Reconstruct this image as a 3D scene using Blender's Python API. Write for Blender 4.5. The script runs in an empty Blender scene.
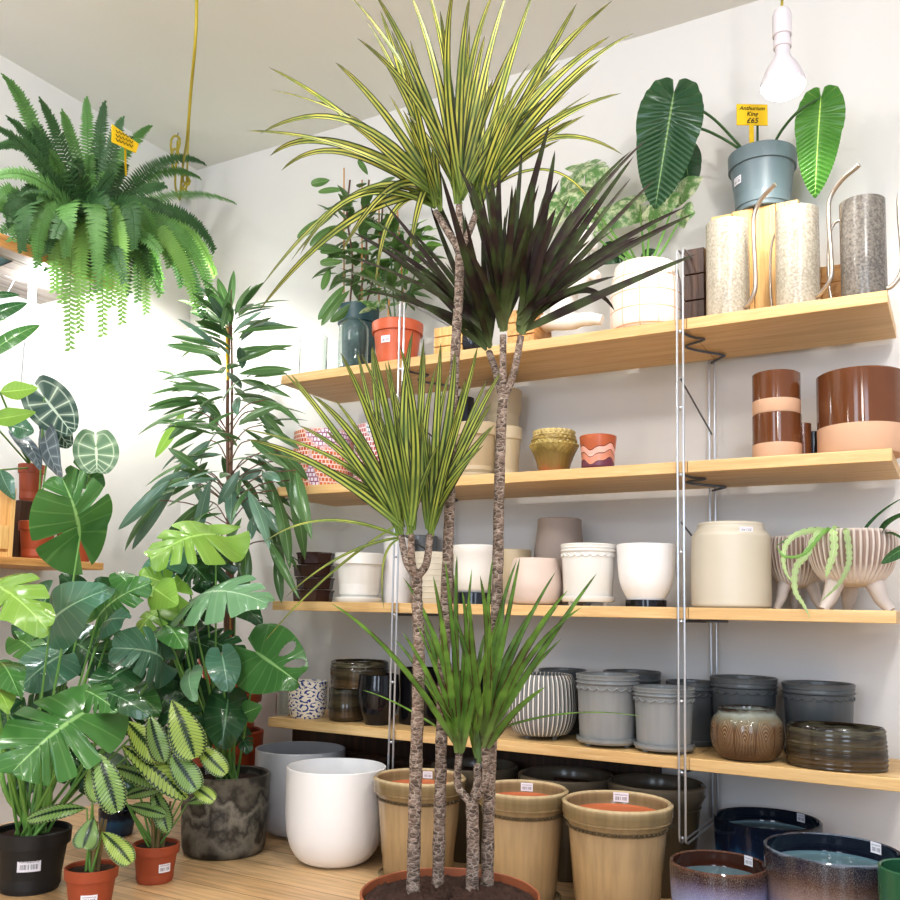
import bpy, math, random
from mathutils import Vector, Matrix
R = random.Random(7)
pi = math.pi
SC = bpy.context.scene
COL = SC.collection
# ------------------------------------------------------------------ camera model (surveyed from the photograph)
F_, CX, CY = 906.4596, 450.0, 522.9816
yaw, pitch, roll = -.5162, .096, .0197
CAM = Vector((0, -2.1185, .67))
FW = Vector((math.sin(yaw)*math.cos(pitch), math.cos(yaw)*math.cos(pitch), math.sin(pitch)))
_ri = Vector((math.cos(yaw), -math.sin(yaw), 0)); _up = _ri.cross(FW)
RI = _ri*math.cos(roll)+_up*math.sin(roll); UP = -_ri*math.sin(roll)+_up*math.cos(roll)
def ray(x, y): return FW+RI*((x-CX)/F_)-UP*((y-CY)/F_)
def PD(x, y, d): return CAM+ray(x, y)*d
def PY(x, y, Y): r = ray(x, y); return CAM+r*((Y-CAM.y)/r.y)
def PX(x, y, X): r = ray(x, y); return CAM+r*((X-CAM.x)/r.x)
def PZ(x, y, Z): r = ray(x, y); return CAM+r*((Z-CAM.z)/r.z)
def depth(p): return (p-CAM).dot(FW)
def pxx(p):
    d = p-CAM; return CX+F_*d.dot(RI)/d.dot(FW)
cam = bpy.data.cameras.new('camera'); co = bpy.data.objects.new('camera', cam); COL.objects.link(co)
cam.sensor_fit = 'HORIZONTAL'; cam.sensor_width = 36; cam.lens = F_/900*36; cam.shift_y = (CY-450)/900
cam.clip_start = .02
M = Matrix((RI, UP, -FW)).transposed().to_4x4(); M.translation = CAM; co.matrix_world = M
SC.camera = co
# room constants
WY = .33; WX = PY(197, 170, WY).x; CZ = PY(197, 170, WY).z
SZ = [1.3793, 1.0321, .6876, .3433]; TH = .0272
XL, XA, XB, XR = -1.8102, -1.368, -.5741, -.1247
# ------------------------------------------------------------------ materials
def lin(c):
    if isinstance(c, str): c = [int(c[i:i+2], 16)/255 for i in (0, 2, 4)]
    return tuple((v/12.92 if v <= .04045 else ((v+.055)/1.055)**2.4) for v in c)+(1,)
class NT:
    def __init__(s, name):
        s.m = bpy.data.materials.new(name); s.m.use_nodes = True; s.t = s.m.node_tree; s.t.nodes.clear()
        s.out = s.t.nodes.new('ShaderNodeOutputMaterial')
    def n(s, typ, **kw):
        nd = s.t.nodes.new('ShaderNode'+typ)
        for k, v in kw.items():
            if k.startswith('_'): setattr(nd, k[1:], v)
        return nd
    def set(s, sock, v):
        if hasattr(v, 'is_output') or isinstance(v, bpy.types.NodeSocket): s.t.links.new(v, sock)
        else: sock.default_value = v
    def math(s, op, a, b=0., c=0.):
        nd = s.n('Math', _operation=op)
        s.set(nd.inputs[0], a); s.set(nd.inputs[1], b); s.set(nd.inputs[2], c); return nd.outputs[0]
    def ramp(s, f, stops, interp='LINEAR'):
        nd = s.n('ValToRGB'); cr = nd.color_ramp; cr.interpolation = interp
        while len(cr.elements) < len(stops): cr.elements.new(.5)
        for e, (p, c) in zip(cr.elements, stops):
            e.position = p; e.color = lin(c) if not isinstance(c, (int, float)) else (c, c, c, 1)
        s.set(nd.inputs[0], f); return nd.outputs[0]
    def mix(s, f, a, b, blend='MIX'):
        nd = s.n('Mix', _data_type='RGBA', _blend_type=blend)
        s.set(nd.inputs[0], f); s.set(nd.inputs[6], a); s.set(nd.inputs[7], b); return nd.outputs[2]
    def coord(s, which='Object', scale=None):
        tc = s.n('TexCoord').outputs[which]
        if scale:
            mp = s.n('Mapping'); s.set(mp.inputs[0], tc); mp.inputs['Scale'].default_value = scale; return mp.outputs[0]
        return tc
    def noise(s, vec, scale, detail=4., rough=.55, dist=0.):
        nd = s.n('TexNoise'); s.set(nd.inputs['Vector'], vec); nd.inputs['Scale'].default_value = scale
        nd.inputs['Detail'].default_value = detail; nd.inputs['Roughness'].default_value = rough; nd.inputs['Distortion'].default_value = dist
        return nd.outputs[0]
    def uv(s):
        sp = s.n('SeparateXYZ'); s.set(sp.inputs[0], s.coord('UV')); return sp.outputs[0], sp.outputs[1]
    def bump(s, h, strength=.3, dist=.002):
        b = s.n('Bump'); b.inputs['Strength'].default_value = strength; b.inputs['Distance'].default_value = dist
        s.set(b.inputs['Height'], h); return b.outputs[0]
    def done(s, col, rough=.5, metal=0., normal=None, spec=.5, coat=0., trans=0., emit=None, transl=0., tcol=None):
        p = s.n('BsdfPrincipled')
        s.set(p.inputs['Base Color'], col); s.set(p.inputs['Roughness'], rough); s.set(p.inputs['Metallic'], metal)
        p.inputs['Specular IOR Level'].default_value = spec; p.inputs['Coat Weight'].default_value = coat; p.inputs['Coat Roughness'].default_value = .06
        p.inputs['Transmission Weight'].default_value = trans
        if normal is not None: s.set(p.inputs['Normal'], normal)
        if emit: p.inputs['Emission Color'].default_value = emit[0]; p.inputs['Emission Strength'].default_value = emit[1]
        o = p.outputs[0]
        if transl:
            tr = s.n('BsdfTranslucent'); s.set(tr.inputs[0], tcol if tcol is not None else col)
            mx = s.n('MixShader'); mx.inputs[0].default_value = transl
            s.t.links.new(o, mx.inputs[1]); s.t.links.new(tr.outputs[0], mx.inputs[2]); o = mx.outputs[0]
        s.t.links.new(o, s.out.inputs[0]); return s.m
def plain(name, c, rough=.5, var=.12, scale=9., bump=0., bscale=60., **kw):
    k = NT(name); v = k.coord(); n = k.noise(v, scale)
    a = Vector(lin(c)[:3]); lo = tuple(a*(1-var))+(1,); hi = tuple(min(1, q) for q in a*(1+var))+(1,)
    col = k.mix(n, lo, hi)
    nm = k.bump(k.noise(v, bscale, 3.), bump) if bump else None
    return k.done(col, rough, normal=nm, **kw)
def glaze(name, stops, rough=.15, wob=.12, scale=14., speck=0., streak=.25, stretch=.35, bump=.1, **kw):
    """glaze that changes colour up the pot wall"""
    k = NT(name); u, v = k.uv(); o = k.coord('Object', (1, 1, stretch)); n = k.noise(o, scale, 6.)
    h = k.math('ADD', v, k.math('MULTIPLY', k.math('SUBTRACT', n, .5), wob*2))
    col = k.ramp(h, stops)
    stn = k.noise(k.coord('Object', (1, 1, .05)), 70., 3.); col = k.mix(streak, col, k.ramp(stn, [(.35, .72), (.6, 1.)]), 'MULTIPLY')
    if speck:
        n2 = k.noise(k.coord(), 700., 2.); col = k.mix(k.math('MULTIPLY', k.ramp(n2, [(.5, 0.), (.62, 1.)]), speck), col, lin('e8e4e0'))
    return k.done(col, rough, normal=k.bump(k.noise(k.coord(), 30.), bump), **kw)
def wood(name, base, dark, light, axis='X', gs=1., rough=.45):
    k = NT(name); sc = {'X': (1.2, 22, 22), 'Y': (22, 1.2, 22), 'Z': (22, 22, 1.2)}[axis]
    v = k.coord('Object', tuple(q*gs for q in sc)); n = k.noise(v, 2.4, 7., .65, .6); n2 = k.noise(v, 11., 4., .6)
    col = k.ramp(k.math('ADD', k.math('MULTIPLY', n, .7), k.math('MULTIPLY', n2, .3)), [(.32, dark), (.5, base), (.68, light)])
    return k.done(col, rough, normal=k.bump(n2, .15))
MT = {}
MT['wall'] = plain('wall_paint', 'dcdad8', .75, .015, 2., .12, 160.)
MT['ceil'] = plain('ceiling_paint', 'deddd8', .85, .015, 2.)
MT['oak'] = wood('oak_board', 'd6b27c', 'c39c66', 'e4c896')
MT['pine'] = wood('pale_pine', 'e2b676', 'c08a4c', 'efcf98', 'Z', 1.)
MT['pineX'] = wood('pine_long', 'cf9c60', 'a06a38', 'e0b67c', 'Y', 1.)
MT['plank'] = wood('weathered_plank', '9c8f86', '6e625a', 'b8aca2', 'Y', 1.)
MT['darkwood'] = wood('dark_stained_wood', '3a2418', '20120c', '5a3a26', 'Z')
def floor_mat():
    k = NT('oak_floor_planks'); tc = k.n('TexCoord').outputs['Object']; mp = k.n('Mapping'); k.set(mp.inputs[0], tc)
    mp.inputs['Rotation'].default_value = (0, 0, .0)
    br = k.n('TexBrick'); k.set(br.inputs['Vector'], mp.outputs[0]); br.offset = .37
    br.inputs['Scale'].default_value = 1.; br.inputs['Brick Width'].default_value = .9; br.inputs['Row Height'].default_value = .11
    br.inputs['Mortar Size'].default_value = .0012; br.inputs['Color1'].default_value = lin('d8b080'); br.inputs['Color2'].default_value = lin('e8c698'); br.inputs['Mortar'].default_value = lin('6b4420')
    g = k.coord('Object', (1.5, 26, 1)); n = k.noise(g, 3., 7., .6, .8)
    col = k.mix(.75, br.outputs[0], k.ramp(n, [(.3, 'b4b4b4'), (.6, 'ffffff')]), 'MULTIPLY')
    return k.done(col, .32, normal=k.bump(n, .08))
MT['floor'] = floor_mat()
MT['steel'] = plain('painted_steel', 'c9ccd2', .3, .03, 5., metal=.75)
MT['steel_dark'] = plain('dark_steel', '6d7078', .4, .05, 5., metal=.7)
MT['terra'] = plain('nursery_terracotta', 'a04c2e', .5, .08, 6., .05)
MT['terra_clay'] = plain('terracotta_clay', 'c07048', .8, .08, 10., .1)
MT['orange'] = plain('orange_plastic', 'c86440', .4, .06, 6.)
MT['black_plastic'] = plain('black_plastic', '1d1e20', .45, .1, 6., .05)
MT['soil'] = plain('soil', '3a251c', .95, .6, 45., 1., 90.)
MT['brownd'] = plain('dark_brown_glaze', '3e2620', .12, .25, 20.)
MT['white'] = plain('white_ceramic', 'f0eeee', .32, .02, 4.)
MT['grey'] = plain('light_grey_ceramic', 'bcbcc0', .28, .03, 4.)
MT['whitegl'] = plain('cream_glaze', 'e6e4e0', .25, .04, 10., .1, 30.)
MT['cream'] = plain('cream_ribbed', 'ccc4b4', .4, .05, 10.)
MT['pink'] = plain('pale_pink_clay', 'd4c2b8', .7, .07, 18., .1)
MT['taupe'] = plain('taupe_clay', 'a89a92', .8, .06, 18., .1)
MT['tan'] = glaze('tan_glaze', [(0., 'ac9470'), (.45, 'b89e78'), (.765, 'ac9472'), (.78, '5c4e38'), (.80, '5c4e38'), (.815, '9c8664'), (.93, '8a7858'), (.97, '968464'), (1., 'c8b490')], .14, .012, 10., stretch=.15, streak=.6)
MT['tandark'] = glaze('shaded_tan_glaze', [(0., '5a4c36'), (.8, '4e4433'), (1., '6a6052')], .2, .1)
MT['tanmat'] = plain('sand_glaze', 'bcac90', .35, .08, 12.)
MT['greygl'] = glaze('grey_glaze', [(0., 'a2a5a6'), (.5, '96999a'), (1., '7e8284')], .2, .1, 12.)
MT['dgrey'] = glaze('charcoal_glaze', [(0., '54585a'), (.5, '474b4e'), (1., '5c6062')], .3, .1, 12.)
MT['antique'] = glaze('antiqued_black', [(0., '242220'), (.3, '7c786e'), (.42, '34322e'), (.6, '8a867c'), (.72, '2e2c28'), (.9, '6c685e'), (1., '3a3834')], .4, .6, 16., bump=.3, stretch=.8)
MT['bluebrown'] = glaze('blue_brown_glaze', [(0., '5c74b0'), (.6, '8c9cc8'), (.78, '6c6888'), (.88, '3c2c38'), (.95, '34201c'), (1., '54301f')], .08, .06, 20., .16)
MT['bluedark'] = glaze('dark_blue_glaze', [(0., '1a3556'), (.6, '2c5c84'), (.75, '16223a'), (1., '0f1624')], .1, .3, 20.)
MT['blueb2'] = glaze('dark_rim_blue_glaze', [(0., '2c4a9a'), (.4, '8f8cb0'), (.66, '7c6a68'), (.8, '4c3630'), (.9, '2a2430'), (.985, '1c2030'), (1., '5c6878')], .07, .08, 9., .12)
MT['inblue'] = plain('pale_inner_glaze', '64808a', .15, .1, 8.)
MT['blackgl'] = plain('black_glaze', '17161a', .1, .3, 12., .3, 26.)
MT['olive'] = glaze('olive_band_glaze', [(0., '3c3020'), (.2, '54422c'), (.4, '30281c'), (.6, '504632'), (.8, '342e26'), (.9, '5a5644'), (1., '201a14')], .12, .25, 18., stretch=6.)
MT['brown'] = plain('chestnut_glaze', '6c4228', .08, .22, 9.)
MT['peach'] = plain('raw_clay', 'd2ac90', .75, .04, 10.)
MT['gold'] = glaze('mustard_glaze', [(0., 'a0603a'), (.16, '86683a'), (.5, '7e6c3c'), (.7, 'b09c5c'), (.8, '8c7438'), (1., 'd0bc80')], .2, .3, 30.)
MT['brownrib'] = glaze('brown_ash_glaze', [(0., '5c4230'), (.5, '76583e'), (.75, '7c6a54'), (.9, '8c8c7e'), (1., '2e2620')], .15, .25, 16.)
MT['teal'] = plain('teal_plastic', '3d5a60', .4, .08)
MT['greygreen'] = plain('grey_green_plastic', '6c7c82', .4, .03)
MT['glassy'] = None
k = NT('clear_glass'); gl = k.n('BsdfGlass'); gl.inputs['Roughness'].default_value = .01; gl.inputs['IOR'].default_value = 1.3; gl.inputs['Color'].default_value = (.95, .98, .97, 1)
tp = k.n('BsdfTransparent'); mx = k.n('MixShader'); mx.inputs[0].default_value = .08
k.t.links.new(gl.outputs[0], mx.inputs[1]); k.t.links.new(tp.outputs[0], mx.inputs[2]); k.t.links.new(mx.outputs[0], k.out.inputs[0]); MT['glassy'] = k.m
MT['smoke'] = plain('dark_glass', '20242c', .08, .1)
MT['yellow'] = plain('yellow_plastic', 'e8c21a', .4, .04)
MT['cord'] = plain('yellow_fabric_cord', 'a89a34', .6, .1, 80.)
MT['ink'] = plain('black_ink', '14120f', .6, .0)
MT['lampgrey'] = plain('lamp_socket_white', 'd8d2d8', .4, .03)
MT['bamboo'] = plain('bamboo_cane', 'c08a50', .6, .15, 30.)
MT['rhinoyellow'] = MT['yellow']
k = NT('bulb_glow'); e = k.n('Emission'); e.inputs[0].default_value = (1, .97, .92, 1); e.inputs[1].default_value = 22.; k.t.links.new(e.outputs[0], k.out.inputs[0]); MT['glow'] = k.m
k = NT('tube_glow'); e = k.n('Emission'); e.inputs[0].default_value = (.85, .95, 1, 1); e.inputs[1].default_value = 12.; k.t.links.new(e.outputs[0], k.out.inputs[0]); MT['tube'] = k.m
# sticker: white paper with grey print lines and bars
k = NT('price_sticker_paper'); u, v = k.uv()
bars = k.math('GREATER_THAN', k.noise(k.coord('UV', (38, .01, 1)), 1., 0.), .5)
inb = k.math('MULTIPLY', k.math('MULTIPLY', k.math('GREATER_THAN', v, .18), k.math('LESS_THAN', v, .55)), k.math('MULTIPLY', k.math('GREATER_THAN', u, .12), k.math('LESS_THAN', u, .88)))
txt = k.math('MULTIPLY', k.math('GREATER_THAN', k.noise(k.coord('UV', (50, 8, 1)), 1., 0.), .5), k.math('MULTIPLY', k.math('GREATER_THAN', v, .68), k.math('LESS_THAN', v, .8)))
ink = k.math('MAXIMUM', k.math('MULTIPLY', inb, bars), k.math('MULTIPLY', txt, k.math('MULTIPLY', k.math('GREATER_THAN', u, .1), k.math('LESS_THAN', u, .9))))
MT['sticker'] = k.done(k.mix(k.math('MULTIPLY', ink, .8), lin('e8e6ee'), lin('2a2a34')), .5)
# woven cord pots
def woven(name, cols):
    k = NT(name); br = k.n('TexBrick'); k.set(br.inputs['Vector'], k.coord('UV', (52, 13, 1))); br.offset = .5
    br.inputs['Scale'].default_value = 1.; br.inputs['Brick Width'].default_value = 1.; br.inputs['Row Height'].default_value = 1.
    br.inputs['Mortar Size'].default_value = .13; br.inputs['Color1'].default_value = lin(cols[0]); br.inputs['Color2'].default_value = lin(cols[1]); br.inputs['Mortar'].default_value = lin(cols[2])
    n = k.noise(k.coord('UV', (7, 1.2, 1)), 1.5, 1.)
    c = k.mix(k.ramp(n, [(.56, 0.), (.62, 1.)]), br.outputs[0], k.mix(br.outputs[1], lin(cols[3]), lin(cols[4])))
    return k.done(c, .6, normal=k.bump(br.outputs[1], .8, .003))
MT['woven'] = woven('red_woven_cord', ['c4503c', 'd88a54', 'f0dcd4', 'e6dcea', '9a5a78'])
MT['woven2'] = woven('blue_white_woven_cord', ['b85a58', '9a6a74', 'eadcdc', 'eceef2', '4a7080'])
# striped grey/white pot
k = NT('grey_white_stripes'); u, v = k.uv(); st = k.math('SINE', k.math('MULTIPLY', u, 2*pi*44))
MT['stripe'] = k.done(k.mix(k.ramp(st, [(.66, 0.), (.76, 1.)]), lin('7e7f7e'), lin('ece6de')), .5, normal=k.bump(st, .7, .003))
# blue scroll pattern
k = NT('blue_scroll_pattern'); vo = k.n('TexVoronoi'); mp = k.coord('UV', (9, 4.4, 1)); vo.inputs['Scale'].default_value = 1.; k.set(vo.inputs['Vector'], mp)
df = k.n('VectorMath', _operation='SUBTRACT'); k.set(df.inputs[0], mp); k.set(df.inputs[1], vo.outputs['Position'])
sp = k.n('SeparateXYZ'); k.set(sp.inputs[0], df.outputs[0])
ang = k.math('ARCTAN2', sp.outputs[1], sp.outputs[0]); spi = k.math('SINE', k.math('ADD', k.math('MULTIPLY', vo.outputs[0], 17.), ang))
msk = k.math('MULTIPLY', k.math('GREATER_THAN', spi, .25), k.math('GREATER_THAN', k.noise(mp, 3.6, 1.), .45))
MT['scroll'] = k.done(k.mix(msk, lin('efe8dc'), lin('28408a')), .2)
# wavy landscape pot
k = NT('wave_bands'); u, v = k.uv(); w = k.math('MULTIPLY', k.math('SINE', k.math('MULTIPLY', u, 2*pi*3)), .08); w2 = k.math('MULTIPLY', k.math('SINE', k.math('MULTIPLY', u, 2*pi*7+1.3)), .035)
q = k.math('ADD', k.math('ADD', v, w), w2)
MT['waves'] = k.done(k.ramp(q, [(0., '6e3a4c'), (.2, '6e3a4c'), (.21, '2a1420'), (.23, 'd08c74'), (.42, 'd89c86'), (.43, '3a1c18'), (.455, 'ecb4a8'), (.62, 'ecb4a8'), (.63, '3a1c18'), (.655, 'b4603c'), (1., 'bc6a44')], 'CONSTANT'), .3)
# pale pot with an orange grid
k = NT('orange_grid_lines'); u, v = k.uv(); g1 = k.math('GREATER_THAN', k.math('SINE', k.math('MULTIPLY', u, 2*pi*12)), .985); g2 = k.math('GREATER_THAN', k.math('SINE', k.math('MULTIPLY', v, 2*pi*4.2)), .972)
MT['grid'] = k.done(k.mix(k.math('MULTIPLY', k.math('MAXIMUM', g1, g2), .75), lin('eee4dc'), lin('d89a68')), .5)
# speckled stoneware
def stone(name, a, b):
    k = NT(name); n = k.noise(k.coord(), 170., 3.); n2 = k.noise(k.coord('Object', (1, 1, .25)), 18., 4.)
    return k.done(k.mix(k.ramp(k.math('ADD', k.math('MULTIPLY', n, .6), k.math('MULTIPLY', n2, .4)), [(.4, 0.), (.62, 1.)]), lin(a), lin(b)), .22)
MT['stone'] = stone('speckled_stoneware', 'c4beb0', 'a09888'); MT['stoned'] = stone('dark_speckled_stoneware', '8a847c', '5e5a56')
# trunk: rings and diamond scars
k = NT('dracaena_bark'); v = k.coord('Object', (.75, .75, 1.6)); dn = k.n('TexNoise'); k.set(dn.inputs['Vector'], v); dn.inputs['Scale'].default_value = 60.
vm_ = k.n('VectorMath', _operation='MULTIPLY_ADD'); k.set(vm_.inputs[0], dn.outputs['Color']); vm_.inputs[1].default_value = (.012, .012, .012); k.set(vm_.inputs[2], v)
vo = k.n('TexVoronoi'); vo.feature = 'DISTANCE_TO_EDGE'; k.set(vo.inputs['Vector'], vm_.outputs[0]); vo.inputs['Scale'].default_value = 115.
vc = k.n('TexVoronoi'); k.set(vc.inputs['Vector'], vm_.outputs[0]); vc.inputs['Scale'].default_value = 115.
bw = k.n('RGBToBW'); k.set(bw.inputs[0], vc.outputs['Color']); n = k.math('ADD', k.math('MULTIPLY', bw.outputs[0], .5), k.math('MULTIPLY', k.noise(v, 130., 4.), .5))
MT['bark'] = k.done(k.mix(k.math('MULTIPLY', k.ramp(vo.outputs[0], [(.0, 1.), (.09, 0.)]), k.math('MULTIPLY', k.noise(v, 40., 2.), 1.1)), k.ramp(n, [(.3, '4c3e34'), (.48, '6c5a4e'), (.6, '806c60'), (.75, '9c8c80')]), lin('cabcae')), .85, normal=k.bump(vo.outputs[0], .9, .004))
MT['stemwood'] = plain('woody_stem', '6a5040', .8, .3, 40., .4)
# leaves
def leafmat(name, kind, a, b, c='ffffff', rough=.32, transl=.22, n=9, tb=1.3):
    sp_l = .28 if kind in ('strap', 'edge') else .5
    k = NT(name); u, v = k.uv(); s = k.math('ABSOLUTE', k.math('SUBTRACT', k.math('MULTIPLY', u, 2.), 1.))
    nz = k.noise(k.coord(), 6., 3.); base = k.mix(nz, lin(a), lin(b)); nm = None
    if kind == 'strap':   # yellow bands between a dark centre and dark margins
        base = k.ramp(s, [(0., a), (.16, a), (.3, c), (.62, c), (.78, a), (.92, b), (1., b)])
        base = k.mix(k.math('MULTIPLY', k.ramp(k.noise(k.coord(), 22., 2.), [(.4, 0.), (.65, 1.)]), .6), base, lin('4a6626'))
        base = k.mix(k.math('MULTIPLY', k.ramp(v, [(.0, 1.), (.22, 0.), (1., 0.)]), .7), base, lin('7a9a3a'))
        base = k.mix(k.math('MULTIPLY', k.ramp(v, [(.7, 0.), (1., 1.)]), .6), base, lin(b))
    elif kind == 'edge':
        base = k.ramp(s, [(0., a), (.58, a), (.82, c), (1., c)]); base = k.mix(k.math('MULTIPLY', k.ramp(k.noise(k.coord(), 24., 2.), [(.42, 0.), (.62, 1.)]), .8), base, lin(b))
        base = k.mix(k.math('MULTIPLY', k.ramp(v, [(0., 1.), (.2, 0.)]), .6), base, lin('8aa060'))
    elif kind in ('vein', 'plain', 'white', 'calathea', 'king', 'marble'):
        fr = k.math('FRACT', k.math('ADD', k.math('MULTIPLY', v, float(n)), 0.)); lat = k.math('ABSOLUTE', k.math('SUBTRACT', fr, .5))  # .5 at the vein
        lateral = k.ramp(lat, [(.40, 0.), (.49, 1.)]); mid = k.ramp(s, [(.025, 1.), (.06, 0.)])
        if kind == 'plain':
            base = k.mix(k.math('MULTIPLY', mid, .6), base, lin(c)); nm = k.bump(lat, .12, .002)
        if kind == 'vein':
            base = k.mix(k.math('MAXIMUM', k.math('MULTIPLY', mid, .8), k.math('MULTIPLY', lateral, .16)), base, lin(c)); nm = k.bump(lateral, .2, .002)
        if kind == 'king':
            base = k.mix(k.math('MAXIMUM', k.math('MULTIPLY', k.ramp(s, [(.015, 1.), (.04, 0.)]), .9), k.math('MULTIPLY', lateral, .25)), base, lin(c))
        if kind == 'white':
            marg = k.math('MULTIPLY', k.ramp(s, [(.70, 0.), (.76, 1.), (.8, 0.)]), .75)
            lat2 = k.math('MULTIPLY', k.ramp(lat, [(.42, 0.), (.47, 1.)]), k.math('LESS_THAN', s, .8))
            vein = k.math('MAXIMUM', k.math('MAXIMUM', lat2, marg), k.ramp(s, [(.04, 1.), (.08, 0.)]))
            glow = k.math('MULTIPLY', k.ramp(lat, [(.2, 0.), (.5, 1.)]), .3)
            base = k.mix(k.math('MAXIMUM', k.math('MULTIPLY', vein, .85), glow), base, lin(c)); nm = k.bump(lat, .3, .003)
        if kind == 'calathea':
            ft = k.math('ADD', s, k.math('MULTIPLY', k.math('SUBTRACT', lat, .25), .42))
            base = k.ramp(ft, [(0., a), (.12, a), (.2, b), (.78, b), (.86, a), (.97, a), (1., 'b0c060')])
            base = k.mix(k.ramp(lat, [(.36, 0.), (.5, .75)]), base, lin(a)); nm = k.bump(lat, .3, .003)
        if kind == 'marble':
            m2 = k.noise(k.coord(), 34., 5., .7); base = k.mix(k.ramp(m2, [(.46, 0.), (.6, 1.)]), base, lin(c))
    oi = k.n('ObjectInfo').outputs['Random']
    hv = k.n('HueSaturation'); k.set(hv.inputs['Value'], k.math('ADD', k.math('MULTIPLY', oi, .34), .86)); hv.inputs['Saturation'].default_value = .88; k.set(hv.inputs['Color'], base); base = hv.outputs[0]
    hv2 = k.n('HueSaturation'); hv2.inputs['Value'].default_value = tb; hv2.inputs['Saturation'].default_value = 1.0; k.set(hv2.inputs['Color'], base)
    return k.done(base, rough, normal=nm, spec=sp_l, transl=transl, tcol=hv2.outputs[0])
MT['drac'] = leafmat('yellow_banded_leaf', 'strap', '2a3e18', '2e221a', 'b8b434', .5, .22)
MT['drac2'] = leafmat('lime_banded_leaf', 'strap', '2c4418', '32261a', 'acb434', .5, .22)
MT['purple'] = leafmat('maroon_leaf', 'edge', '30201a', '3a4c1a', '281614', .5, .15)
MT['green_edge'] = leafmat('green_red_edged_leaf', 'edge', '4c761e', '6c9a28', '4a2a1c', .32, .3)
MT['mon'] = leafmat('monstera_leaf', 'vein', '2c6228', '4a8436', '90c070', .2, .2)
MT['mon_d'] = leafmat('dark_monstera_leaf', 'vein', '1a4424', '2e6030', '6c9c68', .18, .15)
MT['mon_b'] = leafmat('bluish_monstera_leaf', 'vein', '34624c', '528468', '98bc9c', .16, .15)
MT['mon_p'] = leafmat('pale_glossy_leaf', 'vein', '5a9060', '86b486', 'b8d8b0', .14, .2)
MT['mon_l'] = leafmat('lime_young_leaf', 'vein', '6aa02a', '94bc3c', 'b4dc6c', .25, .28)
MT['ficus'] = leafmat('long_ficus_leaf', 'plain', '34602e', '587f44', '8cb870', .25, .25)
MT['ficus_b'] = leafmat('bluish_ficus_leaf', 'plain', '4c7460', '6e947c', '9cc0a0', .22, .2)
MT['ficus_l'] = leafmat('young_ficus_leaf', 'plain', '6a9c2c', '94c03c', 'b4d870', .3, .4)
MT['bush'] = leafmat('small_shelf_leaf', 'plain', '467434', '688f46', '94b870', .3, .3)
MT['bush_l'] = leafmat('bright_shelf_leaf', 'plain', '64a034', '84b84c', 'b4d880', .35, .4)
MT['white_vein'] = leafmat('white_veined_leaf', 'white', '1f4236', '2c5546', 'cfe2cc', .35, .1, 6)
MT['white_vein2'] = leafmat('pale_veined_leaf', 'white', '4c7450', '5f8a60', 'd4e6c4', .35, .2, 6)
MT['grey_vein'] = leafmat('grey_veined_leaf', 'white', '4a5860', '5e6c74', '9aa8ac', .35, .1, 6)
MT['cal'] = leafmat('feather_striped_leaf', 'calathea', '22401e', 'a4c046', 'ffffff', .25, .22, 17)
MT['cal_d'] = leafmat('dark_feather_striped_leaf', 'calathea', '1c3626', '86ac54', 'ffffff', .22, .15, 17)
MT['king'] = leafmat('ribbed_dark_leaf', 'king', '1c4224', '2a5830', '7ca060', .25, .12, 22)
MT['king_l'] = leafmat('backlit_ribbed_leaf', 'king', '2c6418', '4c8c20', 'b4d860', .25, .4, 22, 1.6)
MT['marble'] = leafmat('cream_marbled_leaf', 'marble', '5a9048', '7aac5c', 'dfe8c0', .35, .35)
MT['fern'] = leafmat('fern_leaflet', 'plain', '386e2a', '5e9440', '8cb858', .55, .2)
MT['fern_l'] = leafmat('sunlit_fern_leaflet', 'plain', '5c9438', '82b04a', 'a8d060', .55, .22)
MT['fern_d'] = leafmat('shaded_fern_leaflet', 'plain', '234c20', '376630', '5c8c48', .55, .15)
MT['epi'] = leafmat('pale_green_cactus_stem', 'plain', '96b474', 'b0cc88', 'd8e8b0', .4, .35)
MT['petiole'] = plain('green_petiole', '6c9a4a', .4, .15, 20.)
MT['petiole_d'] = plain('dark_green_petiole', '3a5c30', .4, .15, 20.)
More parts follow.
